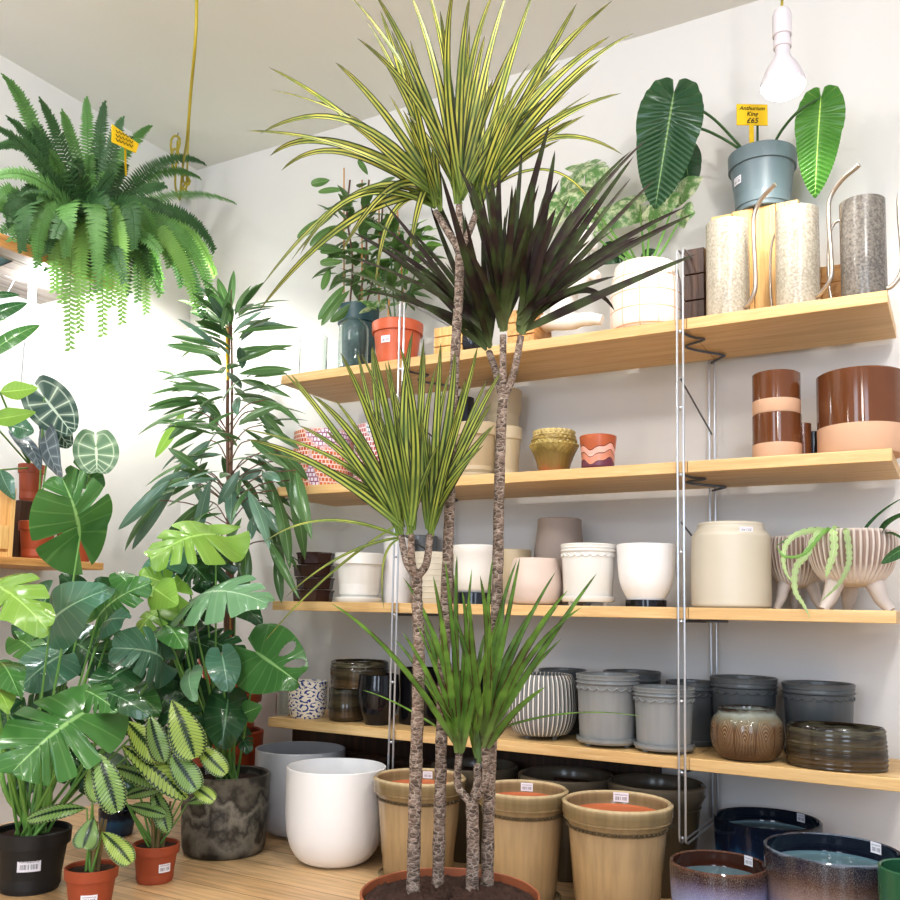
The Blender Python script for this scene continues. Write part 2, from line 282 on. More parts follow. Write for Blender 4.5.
# ------------------------------------------------------------------ object helpers
def tag(o, label=None, cat=None, group=None, kind=None):
    if label: o['label'] = label
    if cat: o['category'] = cat
    if group: o['group'] = group
    if kind: o['kind'] = kind
    return o
def empty(name, loc, label, cat, group=None):
    o = bpy.data.objects.new(name, None); COL.objects.link(o); o.location = loc; o.empty_display_size = .05
    return tag(o, label, cat, group)
class MB:
    def __init__(s): s.v = []; s.f = []; s.uv = []; s.mi = []; s.cur = 0
    def add(s, vs, fs, uvs=None):
        b = len(s.v); s.v += [Vector(p) for p in vs]; s.f += [tuple(i+b for i in f) for f in fs]
        s.uv += (uvs if uvs else [(0., 0.)]*len(vs)); s.mi += [s.cur]*len(fs)
    def build(s, name, mats, parent=None, smooth=True, world=False, ang=40):
        """world=True: vertices are in world space and are moved into the parent's frame"""
        off = Vector(parent.location) if (parent and world) else Vector((0, 0, 0))
        if parent and world and parent.parent: off += Vector(parent.parent.location)
        me = bpy.data.meshes.new(name); me.from_pydata([tuple(p-off) for p in s.v], [], s.f)
        l = me.uv_layers.new(name='UVMap'); vi = [0]*len(me.loops); me.loops.foreach_get('vertex_index', vi)
        l.data.foreach_set('uv', [c for i in vi for c in s.uv[i]])
        for m in (mats if isinstance(mats, (list, tuple)) else [mats]): me.materials.append(m)
        me.polygons.foreach_set('material_index', s.mi)
        me.polygons.foreach_set('use_smooth', [smooth]*len(s.f)); me.update()
        if smooth and ang: me.set_sharp_from_angle(angle=math.radians(ang))
        o = bpy.data.objects.new(name, me); COL.objects.link(o)
        if parent: o.parent = parent
        return o
    def box(s, lo, hi, bev=0.):
        x0, y0, z0 = lo; x1, y1, z1 = hi
        if bev <= 0:
            s.add([(x0, y0, z0), (x1, y0, z0), (x1, y1, z0), (x0, y1, z0), (x0, y0, z1), (x1, y0, z1), (x1, y1, z1), (x0, y1, z1)],
                  [(0, 3, 2, 1), (4, 5, 6, 7), (0, 1, 5, 4), (1, 2, 6, 5), (2, 3, 7, 6), (3, 0, 4, 7)], [(0, 0), (1, 0), (1, 1), (0, 1)]*2); return
        import bmesh
        bm = bmesh.new(); bmesh.ops.create_cube(bm, size=1.)
        for v in bm.verts: v.co = Vector(((x0+x1)/2+v.co.x*(x1-x0), (y0+y1)/2+v.co.y*(y1-y0), (z0+z1)/2+v.co.z*(z1-z0)))
        bmesh.ops.bevel(bm, geom=list(bm.edges), offset=bev, segments=2, affect='EDGES', profile=.5)
        bm.verts.index_update(); s.add([v.co.copy() for v in bm.verts], [[v.index for v in f.verts] for f in bm.faces]); bm.free()
    def tube(s, pts, r, n=8, cap=True):
        pts = [Vector(p) for p in pts]; m = len(pts); rs = r if isinstance(r, (list, tuple)) else [r]*m
        ref = Vector((.31, .52, .8)); vs = []; uvs = []
        t0 = (pts[1]-pts[0]).normalized(); a = t0.cross(ref).normalized()
        for i, p in enumerate(pts):
            t = (pts[min(i+1, m-1)]-pts[max(i-1, 0)]).normalized(); a = (a-t*a.dot(t)).normalized(); b = t.cross(a)
            for j in range(n):
                th = 2*pi*j/n; vs.append(p+(a*math.cos(th)+b*math.sin(th))*rs[i]); uvs.append((j/n, i/(m-1)))
        fs = [(i*n+j, i*n+(j+1) % n, (i+1)*n+(j+1) % n, (i+1)*n+j) for i in range(m-1) for j in range(n)]
        if cap: fs += [tuple(range(n-1, -1, -1)), tuple((m-1)*n+j for j in range(n))]
        s.add(vs, fs, uvs)
    def ball(s, c, r, sc=(1, 1, 1), nu=12, nv=8):
        c = Vector(c); vs = []; fs = []
        for i in range(nv+1):
            ph = pi*i/nv
            for j in range(nu):
                th = 2*pi*j/nu; vs.append(c+Vector((r*sc[0]*math.sin(ph)*math.cos(th), r*sc[1]*math.sin(ph)*math.sin(th), r*sc[2]*math.cos(ph))))
        for i in range(nv):
            for j in range(nu): fs.append((i*nu+j, (i+1)*nu+j, (i+1)*nu+(j+1) % nu, i*nu+(j+1) % nu))
        s.add(vs, fs)
    def lathe(s, prof, n=64, fn=None, c=(0, 0, 0), h=None, wrap=False, uvclamp=True):
        """prof: (r, z[, material index]); fn(theta, r, z) -> r"""
        c = Vector(c); h = h or max(p[1] for p in prof) or 1.; vs = []; uvs = []
        for p in prof:
            for j in range(n+1):
                th = 2*pi*j/n; r = fn(th, p[0], p[1]) if fn else p[0]
                vs.append(c+Vector((r*math.cos(th), r*math.sin(th), p[1]))); uvs.append((j/n, p[1]/h))
        b = len(s.v); s.v += vs; s.uv += uvs
        for i in range(len(prof)-1):
            mi = prof[i+1][2] if len(prof[i+1]) > 2 else s.cur
            for j in range(n):
                s.f.append((b+i*(n+1)+j, b+i*(n+1)+j+1, b+(i+1)*(n+1)+j+1, b+(i+1)*(n+1)+j)); s.mi.append(mi)
def bez(p0, p1, p2, n):
    return [p0*(1-t)**2+p1*2*t*(1-t)+p2*t*t for t in [i/n for i in range(n+1)]]
def crv(pts, n=6):
    """Catmull-Rom through points"""
    pts = [Vector(p) for p in pts]; q = [pts[0]*2-pts[1]]+pts+[pts[-1]*2-pts[-2]]; out = []
    for i in range(1, len(q)-2):
        for j in range(n):
            t = j/n; a, b, c, d = q[i-1:i+3]
            out.append(.5*((2*b)+(c-a)*t+(2*a-5*b+4*c-d)*t*t+(3*b-a-3*c+d)*t**3))
    out.append(pts[-1]); return out
# ------------------------------------------------------------------ leaf builders
def strap(mb, p0, p1, p2, w, rl=0., n=14, fold=.35, base=.42):
    pts = bez(p0, p1, p2, n); vs = []; uvs = []
    mid = (p0+p2)/2
    view = (CAM-mid).normalized(); view = (view*.8+Vector((0, 0, .5))).normalized()
    for i, p in enumerate(pts):
        t = (pts[min(i+1, n)]-pts[max(i-1, 0)]).normalized(); v = i/n
        a = t.cross(view).normalized(); nn = a.cross(t).normalized(); a, nn = a*math.cos(rl)+nn*math.sin(rl), nn*math.cos(rl)-a*math.sin(rl)
        ww = w*(base+(1-base)*min(1, v/.25)**.7)*max(0., 1-v)**.55
        vs += [p-a*ww+nn*ww*fold, p, p+a*ww+nn*ww*fold]; uvs += [(0, v), (.5, v), (1, v)]
    fs = []
    for i in range(n):
        fs += [(i*3, i*3+1, i*3+4, i*3+3), (i*3+1, i*3+2, i*3+5, i*3+4)]
    mb.add(vs, fs, uvs)
def blade(mb, A, T, w, shape='ovate', N=None, rl=0., bow=.08, fold=.12, rows=14, cols=3, wave=0., slits=(), holes=(), ribs=0., rib_n=22, back=80., depthslit=.68):
    A = Vector(A); T = Vector(T); L = (T-A).length; Fv = (T-A).normalized()
    if N is None: N = (CAM-A).normalized()+Vector((0, 0, .5))
    N = N-Fv*N.dot(Fv); N.normalize(); S = Fv.cross(N)
    N, S = N*math.cos(rl)+S*math.sin(rl), S*math.cos(rl)-N*math.sin(rl)
    vs = []; uvs = []; fs = []; ph = R.random()*6.28
    if shape in ('heart', 'monstera'): rows = max(rows, 30)
    for i in range(rows+1):
        t = (i/rows)**1.25 if shape in ('heart', 'monstera', 'king') else i/rows
        if shape == 'lance': ww = w*(math.sin(pi*t**.85)**.8 if 0 < t < 1 else 0); al = 30
        elif shape == 'ovate': ww = w*(min(1, (t*3.2))**.5)*(1-t)**.75*1.25 if t < 1 else 0; al = 25
        elif shape == 'oval': ww = w*math.sin(pi*min(1, max(0, t)))**.6; al = 35
        elif shape == 'heart': ww = w*(.55+.27*math.sin(pi/2*min(1, t/.05))+.75*t-.2*t*t)*(1-t)**.8; al = -back+(back+48)*min(1, t/.62)**.62
        elif shape == 'king': ww = w*(.5+.34*math.sin(pi/2*min(1, t/.05))+.55*min(t, .32))*(1-t**2.2)**.85; al = -80+110*min(1, t/.3)**.7
        else: ww = w*(.85+.7*t-.3*t*t)*(1-t)**.62; al = -back+(back+42)*min(1, t/.6)**.6
        al = math.radians(al)
        for j in range(-cols, cols+1):
            s = j/cols; f = 1.
            for k, tk in enumerate(slits):
                tt, sd = tk if isinstance(tk, tuple) else (tk, 0)
                if sd == 0 or sd*s > 0: f = min(f, 1-depthslit*math.exp(-((t-tt)/.0135)**2))
            r_ = abs(s)*ww*f
            a = t*L+r_*math.sin(al); b = math.copysign(r_*math.cos(al), s)
            tau = max(-.15, min(1, a/L))
            hh = bow*L*4*tau*(1-tau)-fold*abs(b)-.6*fold*b*b/max(w, .001)+wave*w*math.sin(t*9+ph+s*1.5)*abs(s)
            if ribs: hh += ribs*w*math.sin(t*2*pi*rib_n)*min(1, abs(s)*4)*(1-abs(s)*.4)
            vs.append(A+Fv*a+S*b+N*hh); uvs.append(((s+1)/2, t))
    m = 2*cols+1
    for i in range(rows):
        for j in range(m-1):
            s = (j+.5)/cols-1; t = (((i+.5)/rows)**1.25) if shape in ('heart', 'monstera', 'king') else (i+.5)/rows; skip = False
            for (sd, tc, tr, sc_, sr) in holes:
                if sd*s > 0 and ((t-tc)/tr)**2+((abs(s)-sc_)/sr)**2 < 1: skip = True
            if not skip: fs.append((i*m+j, i*m+j+1, (i+1)*m+j+1, (i+1)*m+j))
    mb.add(vs, fs, uvs)
SL = (.16, .3, .44, .58, .72)
def rslits():
    return [(t+R.uniform(-.03, .03), sd) for sd in (-1, 1) for t in (.24, .38, .53, .67) if R.random() < .85]
# ------------------------------------------------------------------ setting
def struct(name, mb, m): return tag(mb.build(name, m, smooth=False), kind='structure')
b = MB(); b.box((WX-.1, -4.2, -.05), (2.2, WY+.1, 0)); struct('floor', b, MT['floor'])
b = MB(); b.box((WX-.1, WY, 0), (2.2, WY+.1, CZ+.1)); struct('wall_back', b, MT['wall'])
b = MB(); b.box((WX-.1, -4.2, 0), (WX, WY, CZ+.1)); struct('wall_left', b, MT['wall'])
b = MB(); b.box((WX, -4.2, CZ), (2.2, WY, CZ+.1)); struct('ceiling', b, MT['ceil'])
b = MB(); b.box((-1.95, .285, 0), (-.72, WY, .27), .004); b.box((-1.95, .265, .1), (-.72, .285, .13), .003); b.box((-1.95, .265, .19), (-.72, .285, .22), .003)
struct('baseboard_back', b, MT['darkwood'])
# ------------------------------------------------------------------ shelving
xj = PY(686.5, 322, 0).x
HN = ['top', 'second', 'third', 'lowest']
for i, z in enumerate(SZ):
    for side, (a, c) in (('left', (XL, xj-.0006)), ('right', (xj+.0006, XR))):
        b = MB(); b.box((a, 0, z-TH), (c, .291, z), .0015)
        o = b.build('shelf_board', MT['oak'], smooth=False)
        tag(o, 'oak shelf board, %s level, %s' % (HN[i], 'long left span past both metal ladders' if side == 'left' else 'short right span'), 'shelf', 'oak boards of the wall shelving')
def ladder(X, ztop, zbot, label):
    t = empty('shelf_ladder', (X, 0, zbot), label, 'shelf support', 'metal ladders of the wall shelving')
    fy, by, r = -.008, .302, .0028
    for dx in (-.0072, .0072):
        b = MB(); x = X+dx
        pts = [(x, by, zbot), (x, fy+.02, zbot), (x, fy+.004, zbot+.006), (x, fy, zbot+.02), (x, fy, ztop-.02), (x, fy+.004, ztop-.006), (x, fy+.02, ztop), (x, by-.01, ztop), (x, by, ztop-.01), (x, by, zbot)]
        b.tube(pts, r, 8); b.build('side_rod', MT['steel'], t, world=True)
    for z in [zbot+.015]+[s-TH-.006 for s in SZ]+[s-TH+.155 for s in SZ[1:]]:
        b = MB(); b.ball((X, fy, z), .0042); b.build('spacer', MT['steel'], t, world=True)
    for s in SZ:
        z = s-TH-.005; b = MB(); pts = [(X, fy, z), (X+.012, .05, z), (X+.035, .085, z), (X-.02, .12, z), (X-.004, .17, z), (X+.045, .24, z), (X+.035, .262, z), (X, by, z)]
        b.tube(crv(pts, 4), .0032, 6); b.build('bent_wire_bracket', MT['steel_dark'], t, world=True)
    for s in SZ[1:3]:
        z = s+.12; b = MB(); b.tube([(X, fy, z+.08), (X, by, z)], .0022, 6); b.build('cross_brace', MT['steel_dark'], t, world=True)
ladder(XA, PY(401, 298, -.008).z, .15, 'slim metal ladder support at the left, its bent top beside the orange plastic pot')
ladder(XB, PY(680, 247, -.008).z, .15, 'slim metal ladder support at the right, between grid pot and watering cans')
for i, (z0, y0) in enumerate(((.245, .262), (.15, .262))):
    b = MB(); b.tube([(-1.9, y0-.02, z0+.06), (-.8, y0-.02, z0+.06)], .011, 12); o = b.build('heating_pipe', MT['darkwood'])
    tag(o, 'dark horizontal pipe under the lowest shelf, %s of the pair' % ('upper' if i == 0 else 'lower'), 'pipe', 'pipes under the shelving')
# ------------------------------------------------------------------ vessels
def xat(xc, Y, z, it=8):
    X = -1.
    for _ in range(it):
        p = Vector((X, Y, z)); e = pxx(p)-xc; q = pxx(p+Vector((.001, 0, 0)))-xc
        X -= e/((q-e)/.001)
    return X
def place(xc, w, z, gap=.012, Y=None, zt=None):
    Rr = .05
    for _ in range(6):
        y = Y if Y is not None else gap+Rr
        X = xat(xc, y, z+.05); p = Vector((X, y, z)); s = F_/depth(p); Rr = w/2/s
    return p, Rr
P_STR = [(.78, 0), (.80, .01), (.93, .5), (1, .93), (1, .99)]
def outer(prof, Rr, h, th=None, flo=.08, inmat=None, rimmat=None):
    th = th or Rr*.09
    out = [(0.0005, 0)]+[(r*Rr, z*h) for r, z in prof]
    rr, zz = out[-1]
    out += [(rr-th*.5, zz+th*.35) + ((rimmat,) if rimmat is not None else ()), (rr-th, zz) + ((rimmat,) if rimmat is not None else ())]
    ins = [(max(r*Rr-th, .001), z*h) for r, z in prof[::-1] if z*h > flo*h+.003 and z < prof[-1][1]-.02]
    ins += [((ins[-1][0] if ins else rr-th)*.97, flo*h), (.0005, flo*h)]
    out += [p+((inmat,) if inmat is not None else ()) for p in ins]
    return out
def subdiv(prof, n=5):
    out = []
    pts = crv([(r, 0, z) for r, z in prof], n); return [(p.x, p.z) for p in pts]
def ringbeads(b, r, z, n, br, sc=(1, 1, 1)):
    for j in range(n):
        a = 2*pi*j/n; b.ball((r*math.cos(a), r*math.sin(a), z), br, sc, 8, 5)
def sticker(parent, r, z, ang, w=.03, h=.018, tilt=0., inside=False, label=None):
    b = MB(); n = 6; vs = []; uvs = []; rr = r+(-.0012 if inside else .0012)
    for i in range(n+1):
        for j in (0, 1):
            uu = i/n; x = (uu-.5)*w; zz = (j-.5)*h; x2 = x*math.cos(tilt)-zz*math.sin(tilt); z2 = x*math.sin(tilt)+zz*math.cos(tilt)
            a = ang+x2/r*(1 if not inside else -1); vs.append((rr*math.cos(a), rr*math.sin(a), z+z2)); uvs.append((uu, j))
    fs = [(2*i, 2*i+2, 2*i+3, 2*i+1) for i in range(n)]
    b.add(vs, fs, uvs); o = b.build('price_sticker', MT['sticker'], parent, smooth=False); o['label'] = 'white printed price sticker'; return o
def camang(p): return math.atan2(CAM.y-p[1], CAM.x-p[0])
def vessel(name, label, xc, w, ytop, z, prof, m, gap=.012, Y=None, cat='plant pot', group=None, fn=None, inmat=None, rimmat=None, th=None, beads=None, scallop=None, saucer=None, feet=None, soil=None, n=64, lift=0., h=None, extra=None, smoothp=0, loc=None, Rr=None, flo=.08, rings=None, stick=None, ang=40):
    """every pot: lathe body, raised bands joined on it; saucer, feet, soil and sticker are parts"""
    if loc is None: p, R0 = place(xc, w, z, gap, Y)
    else: p = Vector(loc); R0 = Rr
    if Rr: R0 = Rr
    z0 = p.z
    sh = 0.
    if saucer: sh = .012
    fh = feet[1] if feet else 0.
    base = sh+fh+lift
    if h is None: h = PY(xc, ytop, p.y).z-z0-base
    pr = subdiv(prof, smoothp) if smoothp else prof
    t = empty(name, (p.x, p.y, z0), label, cat, group)
    b = MB(); b.lathe(outer(pr, R0, h, th, flo, inmat, rimmat), n, fn, (0, 0, base), h); pr0 = list(b.v)
    def rad(f):
        for (r0, z0_), (r1, z1_) in zip(pr, pr[1:]):
            if z0_ <= f <= z1_ and z1_ > z0_: return R0*(r0+(r1-r0)*(f-z0_)/(z1_-z0_))
        return R0
    if rings:
        for f, rr_ in rings:
            pts = [((rad(f)+rr_*.2)*math.cos(a), (rad(f)+rr_*.2)*math.sin(a), base+f*h) for a in [2*pi*j/48 for j in range(49)]]
            b.tube(pts, rr_, 6, cap=False)
    if beads: ringbeads(b, rad(beads[0])+beads[2]*.3, base+beads[0]*h, beads[1], beads[2])
    if scallop:   # raised swag of little arcs
        f, cnt, sz = scallop; r_ = rad(f)+.0008
        for j in range(cnt):
            a0 = 2*pi*j/cnt; pts = [(r_*math.cos(a0+2*pi/cnt*q), r_*math.sin(a0+2*pi/cnt*q), base+f*h-sz*math.sin(pi*q)) for q in [i/6 for i in range(7)]]
            b.tube(pts, sz*.36, 5); b.ball((r_*math.cos(a0), r_*math.sin(a0), base+f*h), sz*.5, nu=8, nv=5)
    for i_ in range(len(pr0), len(b.v)):
        q_ = b.v[i_]; b.uv[i_] = ((math.atan2(q_.y, q_.x)/(2*pi)) % 1, (q_.z-base)/h)
    mats = list(m) if isinstance(m, (list, tuple)) else [m]
    body = b.build('pot_body', mats, t, ang=ang)
    if saucer:
        s = MB(); k1 = pr[0][0]*R0*saucer
        s.lathe([(.0005, fh), (k1*.93, fh), (k1, fh+.006), (k1, fh+.014), (k1-.004, fh+.015), (k1-.005, fh+.011), (.0005, fh+.011)], 48); s.build('saucer', mats[0], t)
    if feet:
        for j in range(feet[0]):
            a = camang(p)+2*pi*(j+.5)/feet[0]; r_ = pr[0][0]*R0*.78; s = MB()
            s.lathe([(.0005, 0), (.006, 0), (.0085, fh), (.0085, fh+.003)], 10, c=(r_*math.cos(a), r_*math.sin(a), 0)); s.build('foot', mats[0], t)
    if soil is not None:
        s = MB(); rs = rad(soil)-(th or R0*.09)*.5
        pts = []
        for i in range(9):
            for j in range(24):
                a = 2*pi*j/24; pts.append((rs*i/8*math.cos(a), rs*i/8*math.sin(a), base+soil*h+(R.random()-.5)*.006*(i < 8)))
        s.add(pts, [(i*24+j, i*24+(j+1) % 24, (i+1)*24+(j+1) % 24, (i+1)*24+j) for i in range(8) for j in range(24)]); s.build('soil', MT['soil'], t, ang=0)
    if stick:
        f, da, inside = stick[:3]; sticker(body, rad(f)-((th or R0*.09) if inside else 0), base+f*h, camang(p)+da+(pi if inside else 0), *(stick[3:5] if len(stick) > 3 else (.03, .018)), inside=inside)
    t['_R'] = R0; t['_h'] = h; t['_base'] = base
    if extra: extra(t, R0, h, base)
    return t
S1, S2, S3, S4 = SZ
RIM = [(.74, 0), (.76, .01), (.9, .78), (.92, .8), (.97, .8), (1, .99)]
NUR = [(.72, 0), (.74, .01), (.9, .76), (.98, .765), (1, .99)]
CYL = [(.96, 0), (1, .04), (1, .5), (1, .99)]
SOFT = [(.55, 0), (.8, .05), (.93, .2), (.99, .5), (1, .8), (.99, .99)]
BELLY = [(.6, 0), (.82, .08), (.98, .35), (1, .6), (.9, .85), (.8, .99)]
SCAL = [(.86, 0), (.87, .01), (.93, .7), (.95, .84), (.99, .86), (.96, .9), (1, .99)]
# --- shelf 2
G2 = 'pots standing on the second shelf'
vessel('woven_pot', 'red and pink woven cord pot near the left end of the second shelf', 323, 60, 434, S2, CYL, MT['woven'], .01, group=None, n=48)
vessel('woven_pot', 'blue-white and red woven cord pot behind yellow striped leaves, right of the redder woven pot', 378, 46, 427, S2, CYL, MT['woven2'], .05, n=48)
TANP = [(.72, 0), (.74, .01), (.88, .72), (.9, .74), (.98, .76), (1, .86), (1, .99)]
vessel('glazed_pot', 'tan glazed pot with saucer behind the tall stems on the second shelf', 476, 52, 426, S2, TANP, MT['tanmat'], .02, saucer=1.15, beads=(.72, 40, .0016))
vessel('glazed_pot', 'narrow tan glazed pot at the right of the tan group, partly behind a stem', 508, 28, 428, S2, TANP, MT['tanmat'], .06, beads=(.72, 30, .0014))
pA, rA = place(506, 34, S2, Y=.15)
vessel('glazed_pot', 'tall tan glazed pot behind the tan saucer pot, rim close under the top shelf', 502, 38, 391, S2, TANP, MT['tanmat'], Y=.245)
vessel('glass_jar', 'dark glass jar behind the tan pots on the second shelf', 462, 22, 398, S2, CYL, MT['smoke'], Y=.14, cat='jar')
GB = [(.62, 0), (.64, .05), (.82, .4), (1, .62), (.97, .72), (.93, .82), (.88, .9), (.9, .99)]
vessel('glazed_pot', 'small mustard and brown glazed pot with a ridged beaded shoulder', 554, 47, 432, S2, GB, MT['gold'], .008, smoothp=6, beads=(.66, 26, .0032), rings=((.78, .0022), (.87, .0022)), n=156, fn=lambda th, r, z: r*(1+.022*math.cos(26*th+(int(z/.008) % 2)*pi)*(z > .035)))
vessel('wave_pattern_pot', 'small orange and pink pot with wavy bands beside the mustard pot', 598, 37, 437, S2, [(.8, 0), (.82, .02), (1, .99)], MT['waves'], .01)
def brownpot(lbl, xc, w, yt, z, gap, h=None, loc=None, Rr=None, gr=None, Y=None):
    return vessel('two_tone_pot', lbl, xc, w, yt, z, [(.95, 0), (1, .04), (1, .33), (1, .34), (1, .99)], [MT['peach'], MT['brown']], gap, h=h, loc=loc, Rr=Rr, group=gr, Y=Y, inmat=1, rimmat=1)
t1 = brownpot('two-tone chestnut glazed pot with raw clay base, lower of the stack of two', 777, 47, 416, S2, .012)
t2 = brownpot('two-tone chestnut glazed pot with raw clay base, on top of its twin', 777, 47, 375, S2, .012, loc=(t1.location.x, t1.location.y, S2+t1['_h']+.001), Rr=t1['_R']*.98)
t3 = brownpot('wide chestnut glazed pot with raw clay base at the right end of the second shelf', 861, 82, 376, S2, .0)
for t in (t1, t2, t3):   # upper wall faces take the brown glaze
    me = t.children[0].data; hb = t['_h']*.335
    for p in me.polygons:
        if sum(me.vertices[i].co.z for i in p.vertices)/len(p.vertices) > hb: p.material_index = 1
vessel('small_dark_pot', 'small dark brown pot in the shadow beside the stacked two-tone pots', 803, 16, 424, S2, CYL, MT['brown'], .08)
vessel('small_dark_pot', 'smallest dark pot tucked beside the wide chestnut pot', 814, 12, 432, S2, CYL, MT['blackgl'], .1)
# --- shelf 3
TRAY = [(.86, 0), (.9, .05), (.95, .85), (1, .88), (1, .99)]
def octo(th, r, z): return r*(1/max(abs(math.cos(((th+pi/8) % (pi/4))-pi/8)), .9))*.98
pB, rB = place(314, 42, S3, .01)
zz = S3
for i in range(4):
    hh = (PY(314, 553, pB.y).z-S3)/4
    vessel('octagonal_dish', 'dark brown glazed octagonal dish, %s of the stack of four' % ['bottom', 'second from bottom', 'third from bottom', 'top'][i], 314, 44, 0, S3, TRAY, MT['brownd'], loc=(pB.x+(.004 if i % 2 else -.002), pB.y, S3+hh*i+.0005*i), Rr=rB*(1.04 if i in (0, 2) else .96), h=hh-.003, fn=octo, n=8, group='octagonal dishes in a stack', cat='dish', ang=20)
vessel('glazed_pot', 'cream white rimmed pot on its own saucer near the left of the third shelf', 359, 50, 554, S3, [(.72, 0), (.74, .01), (.92, .74), (1, .76), (1, .99)], MT['whitegl'], .005, saucer=1.28)
vessel('glazed_pot', 'upturned white glazed pot standing behind the left ladder', 398, 31, 537, S3, [(.95, 0), (.97, .3), (.97, .6), (1, .99)], MT['white'], Y=.17, cat='plant pot')
vessel('glazed_pot', 'grey glazed pot behind the cream ringed pot and forked stems', 420, 34, 536, S3, CYL, MT['greygl'], Y=.275)
vessel('glazed_pot', 'cream ringed pot behind the forked dracaena stem on the third shelf', 433, 46, 553, S3, [(.8, 0), (.86, .05), (.96, .5), (1, .99)], MT['cream'], .03, rings=[(q/9, .0014) for q in range(1, 9)])
vessel('glazed_pot', 'white glossy pot on a dark stand behind the tall stem', 475, 46, 546, S3, [(.7, 0), (.86, .08), (.95, .4), (.96, .8), (1, .84), (1, .99)], MT['whitegl'], .02, lift=.032,
       extra=lambda t, r, h, bs: (lambda s: (s.lathe([(.0005, 0), (r*.85, 0), (r*.85, .031), (.0005, .031)], 32), s.build('stand', MT['smoke'], t)))(MB()))
vessel('glazed_pot', 'beige glazed pot half hidden behind the pale pink pot', 512, 38, 550, S3, [(.75, 0), (.95, .6), (1, .99)], MT['tanmat'], Y=.16)
def pinch(th, r, z): return r*(1+.03*math.cos(4*th))
vessel('clay_pot', 'pale pink rounded clay pot on the third shelf', 535, 53, 559, S3, [(.6, 0), (.85, .06), (.98, .3), (1, .5), (.9, .85), (.84, .99)], MT['pink'], .005, smoothp=4, fn=pinch)
vessel('clay_vase', 'tall taupe clay vase behind the pale pink pot', 559, 50, 519, S3, [(.95, 0), (1, .3), (1, .62), (.9, .85), (.88, .99)], MT['taupe'], Y=.235, smoothp=4, cat='vase')
vessel('scalloped_pot', 'cream white scalloped pot with footed saucer on the third shelf', 588, 56, 545, S3, SCAL, MT['whitegl'], .005, saucer=1.12, feet=(3, .01), scallop=(.8, 22, .0055), rings=((.93, .0014), (.87, .0014)))
def texw(th, r, z): return r*(1+.006*math.sin(z*700+3*math.sin(th*2)))
vessel('textured_bowl', 'white rippled pot on a black foot just left of the right ladder', 646, 58, 545, S3, [(.62, 0), (.68, .06), (.86, .25), (.95, .5), (1, .99)], MT['white'], .005, fn=texw, lift=.017, smoothp=6,
       extra=lambda t, r, h, bs: (lambda s: (s.lathe([(.0005, 0), (r*.7, 0), (r*.7, .017), (.0005, .017)], 32), s.build('black_foot', MT['blackgl'], t)))(MB()))
def fine(th, r, z): return r*(1+.0035*math.sin(z*900))
t = vessel('lidded_pot', 'large cream ribbed pot with rounded shoulder right of the right ladder', 731, 77, 524, S3, [(.9, 0), (.97, .03), (1, .1), (1, .78), (.97, .86), (.86, .93), (.84, .99)], MT['cream'], .005, fn=fine, smoothp=8)
sticker(t.children[0], t['_R']*.94, t['_h']*.9, camang(t.location)+.42, .032, .012)
def ribbed(N, a=.025): return lambda th, r, z: r*(1+a*math.cos(N*th))
def legbowl(lbl, xc, w, yt, yb, Y, gap=.01):
    def legs(t, r, h, bs):
        for j in range(3):
            a = camang(t.location)+pi/3+2*pi*j/3+(.15); s = MB(); c, d = math.cos(a), math.sin(a)
            s.tube([(r*.42*c, r*.42*d, bs+h*.2), (r*.66*c, r*.66*d, bs*.45), (r*.85*c, r*.85*d, 0.0)], [r*.24, r*.17, r*.11], 12); s.build('leg', MT['pinkleg'], t)
    return vessel('tripod_bowl', lbl, xc, w, yt, S3, [(.25, 0), (.6, .08), (.85, .3), (.97, .6), (1, .8), (.97, .99)], MT['pink2'], gap, Y=Y, fn=ribbed(44), n=176, lift=.052, smoothp=5, extra=legs, cat='bowl planter', group=None, soil=.85)
k = NT('grooved_stoneware'); u, v = k.uv(); gr = k.math('MULTIPLY', k.ramp(k.math('COSINE', k.math('MULTIPLY', u, 2*pi*44)), [(.0, 1.), (.75, 0.)]), k.ramp(v, [(.2, 0.), (.4, 1.), (.95, 1.), (1., 0.)]))
MT['pink2'] = k.done(k.mix(k.math('MULTIPLY', gr, .85), lin('cfc4bc'), lin('8c7468')), .5)
MT['pinkleg'] = plain('rosy_grey_stoneware', 'cabfb8', .55, .08, 16., .1)
legbowl('grooved stoneware bowl on three legs, the front one holding trailing plants', 853, 84, 532, 609, None, .008)
legbowl('grooved stoneware bowl on three legs, the back one beside the cream pot', 797, 60, 538, 606, .215)
# --- shelf 4
vessel('patterned_pot', 'small white pot with blue scroll pattern near the left of the lowest shelf', 307.5, 39, 681, S4, [(.78, 0), (.88, .08), (.98, .3), (1, .99)], MT['scroll'], .012)
vessel('glass_jar', 'small clear glass jar at the left end of the lowest shelf', 284, 16, 692, S4, CYL, MT['glassy'], .05, cat='jar', th=.002)
def stepped(th, r, z): return r*(1+.012*math.sin(z*620))
tq = vessel('banded_pot', 'olive banded glazed pot, lower of the pair stacked at left', 347, 37, 688, S4, BELLY[:1]+[(.92, .05), (1, .3), (.98, .99)], MT['olive'], .03, fn=stepped, smoothp=8)
vessel('banded_pot', 'wide olive and black banded bowl stacked on the smaller banded pot', 362, 60, 656, S4, [(.9, 0), (.95, .1), (1, .6), (.97, .99)], MT['olive'], loc=(tq.location.x+.028, tq.location.y+.02, S4+tq['_h']+.001), Rr=tq['_R']*1.6, h=.078, fn=stepped, smoothp=8)
vessel('black_glazed_pot', 'glossy black glazed pot beside the banded stack, left of the ladder', 378, 42, 674, S4, [(.6, 0), (.66, .1), (.9, .3), (1, .6), (.95, .99)], MT['blackgl'], .008, smoothp=5)
vessel('black_glazed_pot', 'broad black glazed pot seen right of the left ladder', 422, 46, 668, S4, CYL, MT['blackgl'], .1)
